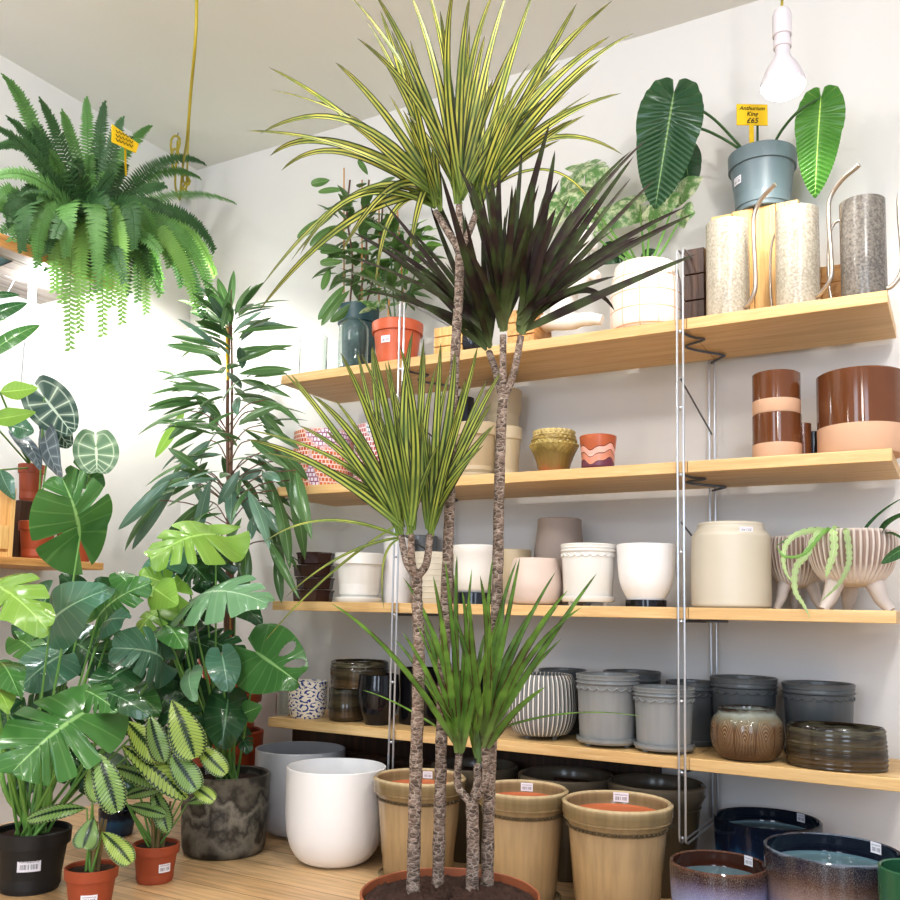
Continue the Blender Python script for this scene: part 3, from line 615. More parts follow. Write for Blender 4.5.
vessel('black_glazed_pot', 'black glazed pot behind the green spiky leaves', 463, 46, 672, S4, CYL, MT['blackgl'], .05)
vessel('striped_pot', 'round grey pot with white vertical stripes on the lowest shelf', 541.5, 71, 674, S4, [(.55, 0), (.78, .05), (.95, .25), (1, .5), (.95, .85), (.86, .99)], MT['stripe'], .006, feet=(3, .009), smoothp=5, n=176)
vessel('scalloped_pot', 'grey scalloped pot with saucer, the larger one beside the striped pot', 607.5, 64, 674, S4, SCAL, MT['greygl'], .004, saucer=1.13, feet=(3, .008), scallop=(.8, 20, .006), rings=((.93, .0016), (.87, .0016)))
vessel('scalloped_pot', 'grey scalloped pot with saucer behind the right ladder rods', 664, 62, 687, S4, SCAL, MT['greygl'], -.002, saucer=1.13, feet=(3, .007), scallop=(.8, 20, .0055), rings=((.93, .0016), (.87, .0016)))
for xc, w, yt, Y, l in ((562, 48, 669, .24, 'charcoal pot at the back between the striped and the larger grey pot'), (632, 58, 671, .235, 'charcoal pot at the back behind the larger grey scalloped pot'), (691, 50, 681, .235, 'charcoal pot at the back behind the right ladder'),
                        (744, 66, 677, .232, 'charcoal scalloped pot behind the brown ribbed pot'), (819, 70, 683, .232, 'charcoal scalloped pot behind the low brown banded bowl')):
    vessel('scalloped_pot', l, xc, w, yt, S4, SCAL, MT['dgrey'], Y=Y, saucer=1.1, scallop=(.8, 20, .0055), rings=((.93, .0016), (.87, .0016)))
k = NT('arched_rib_glaze'); u, v = k.uv(); fu = k.math('SUBTRACT', k.math('FRACT', k.math('MULTIPLY', u, 11.)), .5); vv = k.math('MULTIPLY', k.math('MAXIMUM', k.math('SUBTRACT', v, .42), 0.), .95)
d_ = k.math('SQRT', k.math('ADD', k.math('POWER', k.math('MULTIPLY', fu, 1.), 2.), k.math('POWER', vv, 2.))); ln = k.math('MULTIPLY', k.ramp(k.math('COSINE', k.math('MULTIPLY', d_, 88.)), [(.0, 0.), (.6, 1.)]), k.math('MULTIPLY', k.math('LESS_THAN', d_, .49), k.ramp(v, [(.1, 0.), (.25, 1.), (.72, 1.), (.85, 0.)])))
nn_ = k.noise(k.coord(), 16., 5.); bc = k.ramp(k.math('ADD', v, k.math('MULTIPLY', k.math('SUBTRACT', nn_, .5), .3)), [(0., '553c2a'), (.6, '644831'), (.8, '74705f'), (.92, '8a9088'), (1., '2e2620')])
MT['arch'] = k.done(k.mix(k.math('MULTIPLY', ln, .75), bc, lin('a08462')), .12, normal=k.bump(ln, .8, .003))
def arches(th, r, z):
    N = 9; u = ((th/(2*pi)*N) % 1)-.5; h_ = .082; zz = z/h_
    if zz > .8 or zz < .05: return r
    d = math.hypot(u*1.7, max(0, zz-.42)*1.1) if zz > .42 else abs(u)*1.7
    return r*(1+.028*math.cos(d*36))
vessel('ribbed_pot', 'round brown glazed pot with arched ribs on the lowest shelf', 747, 71, 708, S4, [(.55, 0), (.8, .06), (.97, .3), (1, .5), (.96, .75), (.8, .9), (.8, .99)], MT['arch'], -.006, smoothp=8, n=240)
def oval(th, r, z):
    c_, s_ = math.cos(th-.1), math.sin(th-.1); return stepped(th, r, z)/math.sqrt(c_*c_+s_*s_/.42)
vessel('banded_bowl', 'low wide brown banded glazed bowl at the right of the lowest shelf', 836, 94, 726, S4, [(.92, 0), (1, .06), (1, .5), (.97, .99)], MT['olive'], Y=.072, fn=oval, smoothp=10)
# --- floor pots
def floorpot(name, label, xc, yb, w, ytop, prof, m, **kw):
    p = PZ(xc, yb, 0)
    for _ in range(6):
        s = F_/depth(p); Rr = w/2/s; d = ray(xc, yb); d.z = 0; d.normalize(); p = PZ(xc, yb, 0)+d*Rr*(prof[0][0])
    X = xat(xc, p.y, .1); loc = (X, p.y, 0)
    return vessel(name, label, xc, w, ytop, 0, prof, m, loc=loc, Rr=Rr, **kw)
RND = [(.45, 0), (.62, .02), (.8, .1), (.93, .25), (.985, .45), (1, .7), (1, .99)]
floorpot('white_pot', 'large smooth white round-based pot on the floor', 335, 868, 100, 765, RND, MT['white'], smoothp=5, th=.004, flo=.05)
floorpot('grey_pot', 'large light grey round-based pot on the floor behind the white one', 299, 838, 90, 747, RND, MT['grey'], smoothp=5, th=.004, flo=.05)
TANB = [(.72, 0), (.74, .01), (.87, .7), (.89, .8), (.93, .84), (1, .9), (1, .99)]
def tanpot(l, xc, Y, w, yt, st=None, **kw):
    return vessel('glazed_floor_pot', l, xc, w, yt, 0, TANB, [MT['tan'], MT['terra_clay']], Y=Y, beads=(.79, 54, .0034), saucer=1.18, th=.012, stick=st, rings=((.86, .0025),), flo=.86, extra=clay, **kw)
def clay(t, r, h, bs):
    s = MB(); s.lathe([(.0005, bs+h*.875), (r*.86, bs+h*.875), (r*.875, bs+h*.89)], 48); s.build('clay_interior', MT['terra_clay'], t)
tanpot('tan glazed pot with beaded collar beside the white round pot', 418, -.11, 94, 776, st=(.94, -.2, True, .026, .018))
tanpot('tan glazed pot with beaded collar behind the short forked stem', 522, -.125, 92, 788, st=(.94, -.1, True, .03, .02))
tanpot('tan glazed pot with beaded collar nearest the right ladder', 617, -.135, 111, 801, st=(.95, -.08, True, .036, .022))
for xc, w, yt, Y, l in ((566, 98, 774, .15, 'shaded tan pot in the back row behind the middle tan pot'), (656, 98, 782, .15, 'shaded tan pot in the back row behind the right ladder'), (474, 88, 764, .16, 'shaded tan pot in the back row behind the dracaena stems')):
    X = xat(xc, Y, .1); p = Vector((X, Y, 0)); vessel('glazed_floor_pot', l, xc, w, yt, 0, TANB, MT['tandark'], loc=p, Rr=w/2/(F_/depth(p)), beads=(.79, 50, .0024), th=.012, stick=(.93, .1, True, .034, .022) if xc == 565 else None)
BB = [(.8, 0), (.86, .03), (.96, .5), (1, .85), (1, .99)]
def inner(t, r, h, bs):
    s = MB(); s.lathe([(.0005, h*.82), (r*.925, h*.82), (r*.93, h*.84)], 48); s.build('inner_glaze', MT['inblue'], t)
MT['darkbrown'] = plain('dark_brown_rim_glaze', '42241a', .08, .2)
MT['inblack'] = plain('dark_inner_glaze', '141a28', .08, .2)
kb = dict(smoothp=3, th=.007, extra=inner, flo=.8)
vessel('blue_glazed_pot', 'blue and white glazed pot with brown rim, leftmost of the blue pots', 719, 96, 862, 0, BB, [MT['bluebrown'], MT['darkbrown']], Y=-.2, inmat=1, stick=(.95, -.75, True, .022, .02), **kb)
vessel('blue_glazed_pot', 'large blue and brown glazed pot with pale rim at bottom right', 834, 132, 848, 0, BB, [MT['blueb2'], MT['inblack']], Y=-.15, inmat=1, stick=(.95, -.75, True, .026, .022), **kb)
vessel('blue_glazed_pot', 'dark blue glazed pot at the back against the wall', 768, 104, 818, 0, BB, [MT['bluedark'], MT['inblack']], Y=.17, inmat=1, stick=(.95, -.75, True, .024, .02), **kb)
MT['greengl'] = plain('green_glaze', '2c5a40', .2, .2)
vessel('green_glazed_pot', 'dark green glazed pot cut off at the right edge', 922, 76, 868, 0, BB, MT['greengl'], Y=-.3, smoothp=3)
# --- shelf 1
vessel('glass_vase', 'clear straight-sided glass vase at the left end of the top shelf', 313, 28, 337, S1, [(.97, 0), (1, .03), (1, .99)], MT['glassy'], .015, cat='vase', th=.0018, flo=.04)
vessel('glass_vase', 'clear glass bottle vase with domed shoulder in front of the teal pot', 353, 30, 319, S1, [(.97, 0), (1, .03), (1, .72), (.92, .86), (.6, .97), (.5, .99)], MT['glassy'], .012, cat='vase', th=.0018, flo=.04, smoothp=3)
def crate(label, x0, x1, y0, z0, z1, depth_=.1, m='pine', name='wooden_crate', slat=3, X0=None, X1=None):
    a = X0 if X0 is not None else xat(x0, y0, z0+.05); c = X1 if X1 is not None else xat(x1, y0, z0+.05)
    t = empty(name, ((a+c)/2, y0+depth_/2, z0), label, 'crate'); w = c-a; h = z1-z0; th = .008
    for i in range(slat):
        zz0 = h*i/slat+.0015; zz1 = h*(i+1)/slat-.0015; b = MB(); b.box((-w/2, -depth_/2, zz0), (w/2, -depth_/2+th, zz1), .001); b.build('slat', MT[m], t, smooth=False); b = MB(); b.box((-w/2, depth_/2-th, zz0), (w/2, depth_/2, zz1), .001); b.build('slat', MT[m], t, smooth=False)
    for sx in (-1, 1):
        b = MB(); x = sx*(w/2-th/2); b.box((x-th/2, -depth_/2+th+.0005, 0), (x+th/2, depth_/2-th-.0005, h), .001); b.build('side_panel', MT[m], t, smooth=False)
    return t
crate('small pale pine crate behind the tall stem on the top shelf', 434, 462, .03, S1, PY(447, 326, .03).z, .12)
vessel('round_bowl', 'small dark blue bowl beside the small pine crate on the top shelf', 474, 34, 334, S1, [(.5, 0), (.85, .2), (1, .6), (.85, .99)], MT['smoke'], .03, smoothp=4, cat='bowl')
crate('brown wooden crate behind the purple leaved head on the top shelf', 507, 534, .05, S1, PY(525, 308, .05).z, .12, 'pineX')
vessel('grid_pattern_pot', 'large pale rounded pot with an orange line grid on the top shelf', 646, 71, 268, S1, [(.8, 0), (.97, .08), (1, .3), (.99, .65), (.9, .9), (.86, .99)], MT['grid'], .006, smoothp=5, soil=.9)
crate('dark wooden crate just right of the right ladder on the top shelf', 684, 704, .07, S1, PY(694, 248, .07).z, .14, 'darkwood')
ztopc = PY(748, 208, .16).z
t = empty('wooden_crate', (xat(745, .2, S1+.1), .22, S1), 'upright pale pine crate behind the watering cans, carrying the grey-green pot', 'crate')
xa = xat(712, .17, S1+.1)-t.location.x; xb = xat(800, .17, S1+.1)-t.location.x; nn = 4; hh = ztopc-S1
for i in range(nn):
    b = MB(); w = (xb-xa)/nn; b.box((xa+w*i+.001, -.055, 0), (xa+w*(i+1)-.001, -.047, hh-.006*(i == 0)), .001); b.build('plank', MT['pine'], t, smooth=False)
b = MB(); b.box((xa, -.047, 0), (xa+.008, .075, hh-.004)); b.box((xb-.008, -.047, 0), (xb, .075, hh-.004)); b.box((xa+.008, .067, 0), (xb-.008, .075, hh-.004)); b.build('side_panel', MT['pineX'], t, smooth=False)
b = MB(); b.box((xa, -.0465, hh-.0035), (xb, .075, hh)); b.build('top_panel', MT['pine'], t, smooth=False)
CR = t
crate('low brown wooden crate behind the grey watering can on the top shelf', 818, 860, .15, S1, PY(830, 265, .15).z, .1, 'pineX')
# watering cans
def can(label, xc, w, yt, m, sp_end, handle=True):
    """cylindrical jug, thin S-shaped spout leaving near the foot, wire handle at the other side"""
    t = vessel('watering_can', label, xc, w, yt, S1, [(.97, 0), (1, .015), (1, .5), (1, .99)], m, .02, cat='watering can', th=.003, group=None)
    p = t.location; r = t['_R']; h = t['_h']; dr = Vector((.93, -.36, 0)).normalized()
    dr = Vector((sp_end[2], sp_end[3], 0)).normalized()
    k = sp_end[0]
    pts = [dr*(r*.9)+Vector((0, 0, .022)), dr*(r+.012)+Vector((0, 0, .026)), dr*(r+.030*k)+Vector((0, 0, .05)), dr*(r+.034*k)+Vector((0, 0, .085)), dr*(r+.030*k)+Vector((0, 0, h*.8)), dr*(r+.034*k)+Vector((0, 0, h*.98)), dr*(r+.058*k)+Vector((0, 0, h*1.1)), dr*(r+.095*k)+Vector((0, 0, h*1.17))]
    b = MB(); b.tube(crv(pts, 6), .0052, 12); b.build('spout', MT['steelw'], t)
    q = -dr; b = MB(); pts = [q*(r*.96)+Vector((0, 0, h*.88)), q*(r+.015)+Vector((0, 0, h*.86)), q*(r+.028)+Vector((0, 0, h*.7)), q*(r+.03)+Vector((0, 0, h*.3)), q*(r+.02)+Vector((0, 0, .01)), q*(r*.96)+Vector((0, 0, .006))]
    b.tube(crv(pts, 5), .0032, 10); b.build('handle', MT['steelw'], t); return t
MT['steelw'] = plain('brushed_metal_tube', 'b8aea4', .3, .03, 5., metal=.85)
G = 'stoneware watering cans in a row'
can('pale speckled watering can nearest the ladder, leftmost of the three', 728, 42, 224, MT['stone'], (1., 0, .85, -.5))
can('pale speckled watering can in the middle of the three', 798, 42, 211, MT['stone'], (1.25, 0, .85, -.5))
can('dark grey speckled watering can at the right end of the top shelf', 864, 43, 202, MT['stoned'], (1.0, 0, 1, -.25))
# white knitted-looking figurine
t = empty('stone_figurine', (xat(572, .13, S1), .13, S1), 'white sculpted animal figurine sitting left of the grid pot', 'figurine')
def pf(x, y, Y=.12): return PY(x, y, Y)-t.location
b = MB()
pts = [pf(562, 318), pf(566, 296), pf(576, 272), pf(583, 248)]; b.tube(crv(pts, 5), [.036]*4+[.034, .032, .030, .029, .028, .027, .026, .026, .025, .024, .023, .02], 16)
b.ball(pf(585, 240), .026, (1, 1, 1.05)); b.ball(pf(594, 246, .095), .013); b.ball(pf(578, 228), .009, (1, .6, 1.6)); b.ball(pf(592, 228), .009, (1, .6, 1.6))
b.tube(crv([pf(570, 290, .1), pf(582, 284, .07), pf(590, 274, .06), pf(598, 278, .055)], 5), [.014]*15+[.012], 12)
b.tube(crv([pf(545, 322, .1), pf(566, 322, .06), pf(588, 319, .045), pf(602, 320, .045)], 5), [.022]*8+[.018]*4+[.015]*3+[.012], 12)
b.ball(pf(545, 326, .12), .028, (1.4, 1, .6)); b.build('body', plain('white_knobbly_stone', 'efe9e4', .7, .05, 30., .8, 110.), t)
# --- terracotta coloured pots with plants on shelf 1
def bush(parent, c, n, rx, rz, L, w, mat, up=0., name='foliage', ymax=WY-.015, zmin=None, droop=.3, shape='ovate', ry=None):
    b = MB(); ry = ry or rx
    for i in range(n):
        a = R.random()*2*pi; e = (R.random()*2-1); rr = R.random()**.5
        o = Vector((math.cos(a)*rr*rx*math.sqrt(1-e*e*.6), math.sin(a)*rr*ry*.8, e*rz))
        d = Vector((math.cos(a), math.sin(a)*.8, R.uniform(-droop*1.6, .5)+up)).normalized(); l = L*R.uniform(.7, 1.15)
        A = c+o; T = A+d*l
        if T.y > ymax: T.y = ymax-R.random()*.02
        if A.y > ymax: A.y = ymax-.03
        if zmin and T.z < zmin: T.z = zmin+R.random()*.03
        blade(b, A, T, w*R.uniform(.8, 1.1), shape, N=Vector((R.uniform(-.4, .4), R.uniform(-.8, .1), 1)), rl=R.uniform(-.6, .6), bow=.1, rows=8, cols=2)
    return b.build(name, mat, parent, world=True, ang=0)
tp_ = vessel('potted_shrub', 'teal pot with tall leafy plant tied to bamboo canes, left on the top shelf', 357, 42, 308, S1, NUR, MT['teal'], Y=.17, soil=.9, cat='potted plant')
c0 = tp_.location
for x, y0, y1 in ((344, 168, 302), (362, 180, 300), (379, 205, 302)):
    b = MB(); b.tube([PY(x, y1, .17), PY(x, y0, .17)], .0024, 6); b.build('bamboo_cane', MT['bamboo'], tp_, world=True)
b = MB()
for x0, x1 in ((350, 347), (358, 366), (366, 382)):
    b.tube(crv([PY(x0, 305, .17), PY((x0+x1)/2+4, 260, .165), PY(x1, 215, .17), PY(x1+3, 180, .17)], 5), .003, 6)
b.build('stem', MT['stemwood'], tp_, world=True)
bush(tp_, PY(358, 238, .16), 75, .085, .15, .09, .023, MT['bush'], name='foliage', shape='ovate')
for (ax, ay), (tx, ty), w in (((330, 180), (311, 184), .013), ((345, 190), (318, 192), .012), ((333, 216), (297, 238), .018), ((336, 225), (310, 246), .016), ((343, 262), (320, 263), .014), ((345, 285), (318, 320), .015), ((350, 290), (321, 326), .014), ((360, 300), (330, 322), .014), ((345, 250), (320, 252), .014), ((330, 268), (322, 290), .012), ((372, 190), (395, 178), .014), ((368, 175), (358, 160), .01)):
    b = MB(); blade(b, PY(ax, ay, .13), PY(tx, ty, .08), w*1.25, 'oval', rl=R.uniform(-.5, .5), rows=10); b.build('leaf', MT['bush'], tp_, world=True, ang=0)
tt = vessel('potted_shrub', 'orange plastic pot with a bushy green plant on the top shelf', 397, 52, 325, S1, NUR, MT['orange'], .012, soil=.92, cat='potted plant', stick=(.55, -.55, False, .03, .022))
b = MB(); b.tube([PY(388, 322, .07), PY(389, 300, .07)], .003, 6); b.tube([PY(405, 320, .08), PY(397, 205, .08)], .0024, 6); b.build('bamboo_cane', MT['bamboo'], tt, world=True)
b = MB()
for dx in (-12, -4, 5, 13): b.tube(crv([PY(397+dx*.4, 322, .07), PY(397+dx, 290, .07), PY(398+dx*1.8, 255, .08)], 4), .0025, 6)
b.build('stem', MT['petiole_d'], tt, world=True)
bush(tt, PY(398, 262, .1), 95, .09, .1, .085, .02, MT['bush'])
bush(tt, PY(410, 250, .1), 22, .07, .09, .06, .018, MT['bush_l'], name='bright_foliage')
bush(tt, PY(380, 308, .08), 16, .03, .02, .06, .013, MT['marble'], name='cream_edged_foliage')
# variegated monstera in the grid pot: its plant is its own thing
gp = [o for o in COL.objects if o.name.startswith('grid_pattern_pot')][0]
vm = empty('variegated_monstera', (gp.location.x, gp.location.y, S1+gp['_h']*.9), 'cream and green marbled monstera plant growing out of the grid patterned pot', 'plant')
def pleaf(parent, a, t, w, mat, Ya, Yt, shape='monstera', stem=None, slits=SL, pm='petiole', sr=.003, name='leaf', plane='Y', **kw):
    """a leaf between two surveyed points with its own petiole"""
    f = (lambda p, q: PY(p[0], p[1], q)) if plane == 'Y' else (lambda p, q: PD(p[0], p[1], q))
    A = f(a, Ya); T = f(t, Yt); b = MB()
    kw.setdefault('rows', 34 if shape == 'heart' else (110 if shape == 'monstera' else 24)); kw.setdefault('cols', 4)
    if shape == 'monstera' and slits: kw['slits'] = rslits()
    if shape in ('heart', 'monstera'): kw.setdefault('wave', .1); kw.setdefault('fold', .2); kw.setdefault('bow', .13)
    blade(b, A, T, w, shape, **kw)
    o = b.build(name, MT[mat], parent, world=True, ang=0)
    if stem is not None:
        S0 = stem if isinstance(stem, Vector) else Vector(stem); md = (S0+A)/2+Vector((0, 0, (A-S0).length*.12))
        md.x = md.x*.6+A.x*.4*1; md.y = md.y*.6+A.y*.4; md = Vector((S0.x*.35+A.x*.65, S0.y*.35+A.y*.65, S0.z*.45+A.z*.55))
        s = MB(); s.tube(bez(S0, md, A, 12), [sr*(1.3-.6*i/12) for i in range(13)], 8); s.build('petiole', MT[pm], parent, world=True)
    return o
sv = vm.location.copy()
for a, t_, w, ya, yt, mt, sh in (((574, 172), (606, 178), .075, .2, .15, 'marble', 'monstera'), ((572, 188), (596, 216), .055, .2, .16, 'marble', 'monstera'), ((640, 205), (604, 225), .06, .2, .16, 'marble', 'heart'), ((650, 215), (680, 195), .05, .15, .12, 'marble', 'heart'),
                                 ((603, 215), (575, 238), .045, .2, .17, 'marble', 'heart'), ((628, 243), (596, 264), .045, .18, .14, 'mon_d', 'ovate'), ((640, 258), (656, 250), .02, .17, .15, 'mon_d', 'ovate'), ((676, 196), (703, 178), .04, .16, .13, 'marble', 'heart'), ((682, 215), (692, 208), .04, .16, .14, 'marble', 'heart'), ((560, 200), (545, 235), .05, .22, .2, 'marble', 'heart'), ((418, 260), (421, 281), .001, .22, .22, 'marble', 'heart')):
    if w < .01: continue
    pleaf(vm, a, t_, w, mt, ya, yt, sh, stem=sv, slits=(.3, .52, .72))
# ------------------------------------------------------------------ anthurium with two giant leaves
zt = CR.location.z+hh+.001
pk = vessel('potted_anthurium', 'grey-green plastic pot with two giant ribbed heart leaves, on the pine crate', 762.5, 66, 156, zt, [(.74, 0), (.76, .01), (.92, .74), (.99, .745), (1, .99)], MT['greygreen'], Y=.215, soil=.9, cat='potted plant', stick=(.5, -.95, False, .03, .022))
S0 = pk.location+Vector((0, 0, pk['_h']*.9))
for (a, t_, w, ya, yt, mt, rl) in (((674, 92), (655, 209), .09, .08, .02, 'king', .0), ((821, 97), (815, 198), .062, .14, .11, 'king_l', .12)):
    A = PY(a[0], a[1], ya); T = PY(t_[0], t_[1], yt); b = MB()
    blade(b, A, T, w, 'king', rl=rl, rows=180, cols=8, bow=.04, fold=.1, ribs=.06, N=(CAM-A).normalized()+Vector((0, 0, .15)))
    b.build('leaf', MT[mt], pk, world=True, ang=0)
for pts in ([(748, 155), (715, 120), (690, 104), (675, 93)], [(750, 156), (722, 138), (698, 128), (676, 128)], [(768, 155), (782, 130), (800, 110), (821, 98)]):
    b = MB(); b.tube(crv([PY(x, y, q) for (x, y), q in zip(pts, (.2, .17, .12, .1 if pts[0][0] < 760 else .145))], 6), .0035, 8); b.build('petiole', MT['petiole_d'], pk, world=True)
b = MB(); b.tube([PY(757.5, 155, .2), PY(757.5, 124, .2)], .003, 8); b.build('young_shoot', MT['petiole_d'], pk, world=True)
A = PY(684, 150, .2); b = MB(); blade(b, A, PY(690, 188, .2), .045, 'king', rows=60, cols=4, bow=.02, fold=.1, ribs=.03, N=(CAM-A).normalized()); b.build('leaf', MT['king'], pk, world=True, ang=0)
# yellow price tag
tg = empty('plant_tag', PY(752, 153, .16), 'yellow price tag on a stake reading Anthurium King £65, in the grey-green pot', 'price tag')
o_ = tg.location; sc = F_/depth(o_)
ux = (RI-FW*0).normalized(); ux = Vector((ux.x, ux.y, 0)).normalized(); uz = Vector((0, 0, 1)); un = ux.cross(uz)*-1
if un.dot(CAM-o_) < 0: un = -un
def tagbox(b, x0, y0, x1, y1, th=.0012):
    q = [o_+ux*((x-752)/sc)+uz*((153-y)/sc) for x, y in ((x0, y1), (x1, y1), (x1, y0), (x0, y0))]
    b.add([p+un*th for p in q]+[p-un*th for p in q], [(0, 1, 2, 3), (7, 6, 5, 4), (0, 4, 5, 1), (1, 5, 6, 2), (2, 6, 7, 3), (3, 7, 4, 0)])
b = MB(); tagbox(b, 737, 102, 768, 124); b.build('tag_face', MT['yellow'], tg, smooth=False, world=True)
b = MB(); tagbox(b, 749.5, 124, 754, 153); b.build('stake', MT['yellow'], tg, smooth=False, world=True)
def text3(s_, pos, size, parent, mat, right, up_, nrm, name='lettering', shear=.25):
    cu = bpy.data.curves.new(name, 'FONT'); cu.body = s_; cu.size = size; cu.align_x = 'CENTER'; cu.align_y = 'CENTER'; cu.shear = shear; cu.offset = size*.012
    ob = bpy.data.objects.new(name, cu); COL.objects.link(ob); bpy.context.view_layer.update()
    me = bpy.data.meshes.new_from_object(ob.evaluated_get(bpy.context.evaluated_depsgraph_get())); bpy.data.objects.remove(ob)
    M_ = Matrix((right, up_, nrm)).transposed()
    for v in me.vertices: v.co = M_ @ v.co+pos-parent.location
    me.materials.clear(); me.materials.append(mat); o2 = bpy.data.objects.new(name, me); COL.objects.link(o2); o2.parent = parent; return o2
for s_, y, sz in (('Anthurium', 106.5, 5.8), ('King', 112.5, 6.2), ('£65', 119.5, 7.6)):
    text3(s_, o_+ux*(.3/sc)+uz*((153-y)/sc)+un*.0018, sz/sc, tg, MT['ink'], ux, uz, un)
# ------------------------------------------------------------------ lamps
def bulb(name, label, xb, ytop, ysock, ybulb, wb, Y, power):
    P0 = PY(xb, ybulb, Y); s = F_/depth(P0); t = empty(name, P0, label, 'lamp'); r = wb/2/s; h = (ybulb-ysock)/s
    b = MB(); b.lathe([(.0005, -r*.42, 0), (r*.55, -r*.36, 0), (r*.9, -r*.12, 0), (r, .06*r, 0)], 32); b.build('glowing_lens', MT['glow'], t)
    b = MB(); b.lathe([(r*.99, .06*r), (r, r*.3), (r*.75, r*.95), (r*.42, r*1.45), (r*.33, r*1.7), (r*.33, r*2.)], 48, ribbed(24, .02)); b.build('heatsink', MT['lampgrey'], t)
    b = MB(); b.lathe([(r*.33, r*2.), (r*.42, r*2.02), (r*.42, r*2.35), (r*.36, r*2.4), (r*.36, r*2.6), (r*.45, r*2.62), (r*.45, r*3.6), (r*.36, r*3.9), (r*.1, r*4.1), (.0005, r*4.1)], 24); b.build('socket', MT['lampgrey'], t)
    b = MB(); b.tube([(0, 0, r*4.05), (.002, 0, r*4.6), (0, 0, CZ-P0.z-.004)], .0032, 6); b.build('cord', MT['cord'], t)
    b = MB()
    for j in range(3):
        pts = [(.010*math.cos(a+j)*(1+.3*j), .01*math.sin(a+j), r*4.4+.028*j*.6+.022*(1+math.sin(a))) for a in [2*pi*q/14 for q in range(15)]]; b.tube(pts, .0032, 6)
    b.build('knotted_cord', MT['cord'], t)
    l = bpy.data.lights.new('lamp_light', 'SPOT'); l.energy = power; l.spot_size = math.radians(168); l.spot_blend = .6; l.shadow_soft_size = r*.8; l.color = (1, .96, .9)
    lo = bpy.data.objects.new('lamp_light', l); COL.objects.link(lo); lo.parent = t; lo.location = (0, 0, -r*.5-.004); return t
LP = bulb('hanging_bulb', 'glowing ribbed spotlight bulb hanging from a yellow cord above the top shelf', 783, 0, 30, 88, 42, -.06, 8)
# left lamp hangs under a ceiling hook with a looped cord
LP2 = bulb('hanging_bulb', 'glowing bulb half hidden behind the fern fronds near the room corner', 183, 130, 200, 246, 26, .0, 30)
hk = PZ(178, 133, CZ); b = MB(); b.tube([(0, 0, 0), (0, 0, -.02), (.008, 0, -.03), (.014, 0, -.022)], .002, 6); t = empty('ceiling_hook', hk, 'small hook in the ceiling holding the looped yellow cord', 'hook'); b.build('hook_wire', MT['steel_dark'], t)
t = LP2
b = MB(); q = PY(180, 200, -.02); pts = [PZ(197, -40, CZ), PD(196, 30, 2.3), PD(191, 90, 2.45), PD(187, 140, 2.6), PY(183, 165, -.03), q]; b.tube(crv(pts, 6), .0042, 8); b.build('cord', MT['cord'], t, world=True)
b = MB()
for j in range(2):
    cc = hk+Vector((.002*j, -.01, -.06-.05*j)); pts = [cc+Vector(((.02-.006*j)*math.cos(a), .006*math.sin(a*2), (.045)*math.sin(a))) for a in [2*pi*i/18 for i in range(19)]]; b.tube(pts, .004, 6)
b.tube(crv([hk+Vector((0, 0, -.03)), hk+Vector((.01, -.01, -.12)), hk+Vector((0, 0, -.2)), q], 5), .004, 6)
b.build('cord_loop', MT['cord'], t, world=True)
# ------------------------------------------------------------------ left wall shelves
XF = -2.22
pa = PX(0, 236, XF); pe = PX(112, 284, XF)
t = empty('wall_shelf', (XF, pe.y, pa.z), 'weathered plank shelf high on the left wall carrying the fern', 'shelf')
zt_ = pa.z; n_ = 5
for i in range(n_):
    b = MB(); w = (XF-WX-.002)/n_; b.box((WX+.001+w*i, -2.2, zt_-.022), (WX+w*(i+1)-.0015, pe.y, zt_), .0012); b.build('plank', MT['plank'], t, smooth=False, world=True)
b = MB(); b.box((XF+.001, -2.2, zt_-.03), (XF+.012, pe.y, zt_+.004), .001); b.build('front_strip', MT['pineX'], t, smooth=False, world=True)
XF2 = -2.27; pz = PX(60, 560, XF2).z; pe2 = PX(104, 562, XF2)
b = MB(); b.box((WX+.001, -2.2, pz-.022), (XF2, pe2.y, pz), .0015); o = b.build('wall_shelf', MT['pineX'], smooth=False); tag(o, 'pine shelf on the left wall with crate and nursery pots', 'shelf')
SZL = pz
# tube light
t = empty('tube_light', PX(33, 268, -2.4), 'short glowing tube light under the high plank shelf', 'lamp')
b = MB(); b.tube([PX(33, 268, -2.4), PX(32, 302, -2.4)], .011, 12); b.build('glowing_tube', MT['tube'], t, world=True)
b = MB(); b.tube([PX(30, 250, -2.4), PX(8, 291, -2.4)], .002, 6); b.tube([PX(32, 302, -2.4), PX(24, 348, -2.4), PX(20, 400, -2.4)], .002, 6); b.tube([PX(33, 268, -2.4), PX(31, 246, -2.4)], .002, 6); b.build('wire', MT['steel'], t, world=True)
l = bpy.data.lights.new('tube_lamp', 'POINT'); l.energy = 7; l.shadow_soft_size = .04; l.color = (.86, .94, 1); lo = bpy.data.objects.new('tube_lamp', l); COL.objects.link(lo); lo.parent = t; lo.location = (.06, 0, -.05)
b = MB(); q = [PX(-20, 262, -2.3), PX(28, 252, -2.3), PX(27, 256, -2.3), PX(-20, 274, -2.3)]; b.add(q+[p+Vector((0, 0, .003)) for p in q], [(0, 1, 2, 3), (7, 6, 5, 4), (0, 4, 5, 1), (1, 5, 6, 2), (2, 6, 7, 3), (3, 7, 4, 0)]); o = b.build('reflection_strip', plain('pale_blue_reflection', '9cc4d4', .3, .03), smooth=False); tag(o, 'pale blue metal reflector strip under the high plank shelf', 'light reflection')  # solid strip standing in for the tube's reflected light beam
